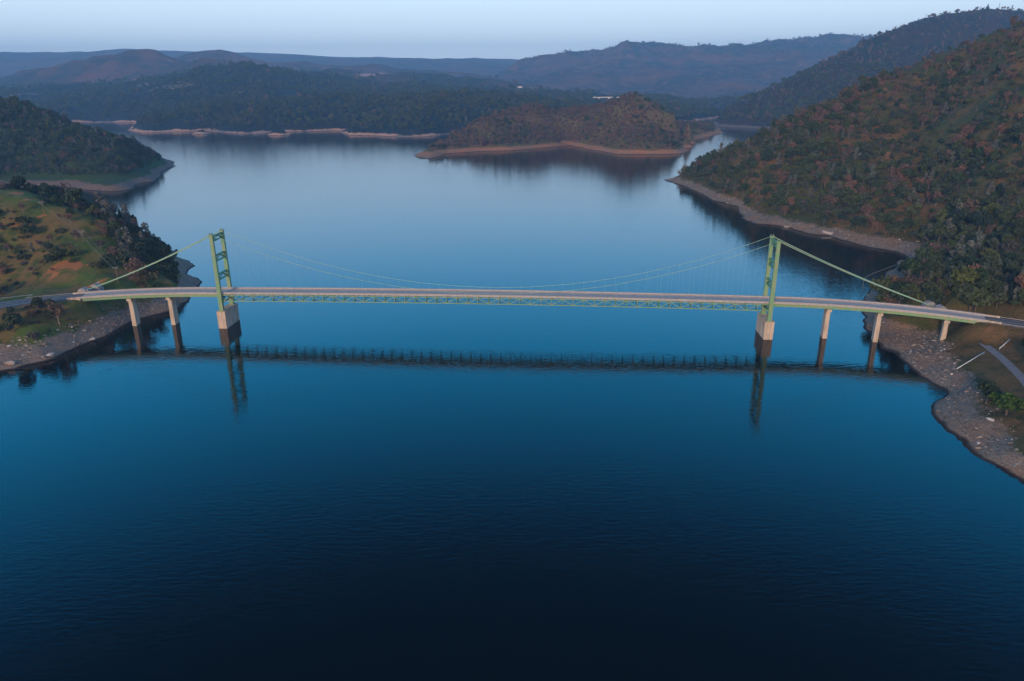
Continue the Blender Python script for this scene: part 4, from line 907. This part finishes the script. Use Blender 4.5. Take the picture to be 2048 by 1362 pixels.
plant('far_right_ridge', 42, 9, 330, lambda x,y,z: P6(x, [.8,0,.2,0,0,0]), 1.7, lambda x,y,z: .8+0*z)

ranked = []
for i, t in enumerate(all_pts):
    if t[3] in (1,) or t[7] not in ('near_left','near_right','mid_left'): continue
    if not bool(in_view(t[0], t[1], t[2]+6, -.005)): continue
    hgt = {0:8,2:15,3:8.5,4:15.5,5:13}[t[3]]*t[5][2]
    ranked.append((hgt/math.hypot(t[0], t[1]), i))
ranked.sort(reverse=True)
N_TREE = 286
chosen = [i for _, i in ranked[:N_TREE]]; cset = set(chosen)

LOOK = {0:'round dark green oak', 2:'dark narrow pine', 3:'leafless brown tree', 4:'rust coloured dead conifer', 5:'loose grey green pine'}
CAT = 'tree'
def place_words(t):
    x, y, z, key = t[0], t[1], t[2], t[7]
    if key == 'near_left':
        if y < 430: return 'below the left road above the bank'
        if y < 480: return 'behind the left end of the bridge'
        if x > -285: return 'near the tip of the left bank'
        if y > 540: return 'in the lakeside belt of the left hill'
        return 'among the poles on the left hill'
    if key == 'mid_left': return 'on the dark left point beyond the cove'
    s_ = (x-BX)*math.cos(YAW)+(y-BY)*math.sin(YAW)
    if y < 330: return 'in the thicket below the gravel track'
    if y < 385 and x > 250: return 'uphill of the gravel track'
    if y < 400: return 'under the right end of the bridge'
    if y < 470: return 'behind the right road and anchor blocks'
    if y < 600: return ('low between the bridge and dark cove' if z < 45 else 'on the slope above the dark cove')
    if z < 35: return 'just above the bank across the cove'
    return 'on the middle of the steep right hillside'
def place_tree(t, label=None, group=None):
    x, y, z, kd, va, s3, rot, key = t
    r = empty(PROTO_KINDS[kd], (x,y,z), rot); r.scale = s3
    pl = place_words(t)
    tag(r, label or (LOOK[kd]+' '+pl), CAT, group or (LOOK[kd]+'s '+pl))
    for nm, me in zip(('trunk','crown'), proto_parts[(kd,va)]): link(bpy.data.objects.new(nm, me), r)
    return r
fam = {}
for i in chosen:
    t = all_pts[i]; fam.setdefault((LOOK[t[3]], place_words(t)), []).append(i)
for (lk, pl), ids in fam.items():
    g_ = lk+'s '+pl; az = sorted(ids, key=lambda i: all_pts[i][0]/all_pts[i][1])
    for i in ids:
        if len(ids) == 1: lb = lk+' '+pl
        elif i == az[0]: lb = 'leftmost '+lk+' '+pl
        elif i == az[-1]: lb = 'rightmost '+lk+' '+pl
        elif len(ids) == 3: lb = lk+' between two '+pl
        else: lb = lk+' amid others '+pl
        place_tree(all_pts[i], lb, g_)
# trees that stand out on their own
def lone(x, y, key, kd, va, s, label, rot=0, name=None, lean=0, dz=0):
    z = HL(key, x, y)-.2+dz; r = empty(name or PROTO_KINDS[kd], (x,y,z), rot); r.scale = s if isinstance(s, tuple) else (s,s,s); r.rotation_euler = (0, lean, rot)
    tag(r, label, 'tree')
    for nm, me in zip(('trunk','crown'), proto_parts[(kd,va)]): link(bpy.data.objects.new(nm, me), r)
lone(-288, 566, 'near_left', 5, 0, (1.3,1.3,1.55), 'tall slim tree standing against the water above the tip of the left bank')
lone(-296, 566, 'near_left', 3, 1, (.8,.8,1.9), 'thin leafless snag beside the slim tree above the tip of the left bank')
lone(-272, 560, 'near_left', 5, 1, (.9,.9,1.2), 'small pine leaning out over the water at the tip of the left bank', lean=.6)
lone(-318, 572, 'near_left', 5, 2, (1.6,1.6,1.4), 'wind swept grey pine topping the dark belt on the lake edge of the left hill')
lone(-310, 574, 'near_left', 2, 0, (1.1,1.1,1.0), 'short dark pine left of the wind swept pine on the left hill')
lone(-280, 500, 'near_left', 3, 2, (1.1,1.1,1.5), 'tall pale brown bushy tree on the green slope right of the poles')
CM['bright_oak'] = crown_mat('bright_leaves', [(.045,.085,.016),(.05,.09,.02)])
tm_, cm_ = proto_parts[(0,1)]; cb_ = cm_.copy(); cb_.materials.clear(); cb_.materials.append(CM['bright_oak']); proto_parts[('b',1)] = (tm_, cb_)
r = empty('oak_tree', (219,291,HL('near_right',219,291)-.2), .4); r.scale = (1.7,1.7,1.2); tag(r, 'bright green round tree alone above the bare bank at the lower right edge', 'tree')
for nm, me in zip(('trunk','crown'), proto_parts[('b',1)]): link(bpy.data.objects.new(nm, me), r)

WL = dict(near_left='grey brown brush and small trees scattered over the left hill', near_right='dense brush and forest covering the steep right hillside',
          mid_left='dense dark oak wood covering the left point', peninsula='purple brown leafless wood with green patches covering the peninsula',
          mid_shore='dark forest over the hills along the far shore', strait_shore='dark trees on the low ground beyond the strait',
          back_right='blue green conifer forest on the hill behind the right hillside', red_mound='scattered forest on the reddish ridge',
          far_right_ridge='conifer forest on the far right mountain')
for key, lab in WL.items():
    T = [t for i, t in enumerate(all_pts) if t[7] == key and i not in cset]
    scatter('woodland', [t[:3] for t in T], [t[3]*10+t[4] for t in T], [t[6] for t in T], [t[5] for t in T], lab, CM['oak_tree'])
    print(key, len(T))
# ---------------------------------------------------------------- rocks on the banks
def rocks(key, spacing, seed, top, dens, label, smax):
    x, y, z, rg = points(key, spacing, seed, 2)
    k = (z > .15) & (z < top) & (rg.random(len(x)) < dens(x, y)); x, y, z = x[k], y[k], z[k]
    s = smax*(.25+.75*rg.random(len(x))**3); kd = np.where(rg.random(len(x)) < .06, 7, 6)*10+rg.integers(0,3,len(x))
    sc3 = np.stack([s*rg.uniform(.7,1.5,len(x)), s, s*rg.uniform(.4,.9,len(x))], -1)
    scatter('rocks', np.stack([x,y,z],-1), kd, rg.random(len(x))*6.28, sc3, label, M['rock']); print('rocks', key, len(x))
rocks('near_left', 1.5, 11, 10, lambda x,y: np.clip(.6+fbm(x/14,y/14,91,3)*2.5, .1, 1)*(y < 560), 'broken grey brown rock along the left bank', 1.35)
rocks('near_right', 2.0, 12, 7, lambda x,y: np.clip(.55+fbm(x/20,y/20,92,3)*2.5, .08, 1), 'broken rock and stones along the right bank', 1.3)
BL = [(-254.0,413,'near_left',2.2,'pale boulder at the waterline just left of the first approach pier'),
      (-262,385,'near_left',2.4,'large pale boulder low on the rocky left bank'),
      (-276,371,'near_left',2.8,'wide pale rock slab on the left bank near the water'),
      (-286,361,'near_left',2.0,'pale rounded rock on the left bank close to the left edge'),
      (316,718,'near_right',5.5,'white rock outcrop on the bank across the dark cove'),
      (290,758,'near_right',3.5,'smaller pale outcrop on the bank across the dark cove'),
      (211,289,'near_right',1.8,'pair of pale stones on the lower right bank'),
      (440,700,'near_right',4.0,'pale outcrop among the trees on the right hillside'),
      (500,760,'near_right',4.5,'pale rock face higher up among the trees on the right hillside')]
for k, (x, y, key, s, lab) in enumerate(BL):
    z = HL(key, x, y); o = link(bpy.data.objects.new('boulder', rock_mesh(200+k, M['pale_rock'], 3)))
    o.location = (x,y,z+.1*s); o.scale = (s,s*.9,s*.6); o.rotation_euler = (0,0,k*1.3); tag(o, lab, 'boulder')

# ---------------------------------------------------------------- air
hz = MB().box(-12100, 12100, -3100, 14100, -9, 720)
g = bpy.data.materials.new('haze_air'); g.use_nodes = True; g.node_tree.nodes.clear()
pv = g.node_tree.nodes.new('ShaderNodeVolumePrincipled'); mo = g.node_tree.nodes.new('ShaderNodeOutputMaterial')
pv.inputs['Color'].default_value = (.30,.62,1,1); pv.inputs['Density'].default_value = HAZE; pv.inputs['Anisotropy'].default_value = 0
g.node_tree.links.new(pv.outputs[0], mo.inputs['Volume'])
if HAZE > 0:
    o = hz.build('haze', g); tag(o, 'thin blue evening haze over the whole lake valley', kind='stuff')
    sc.cycles.volume_step_rate = 10; sc.cycles.volume_max_steps = 64
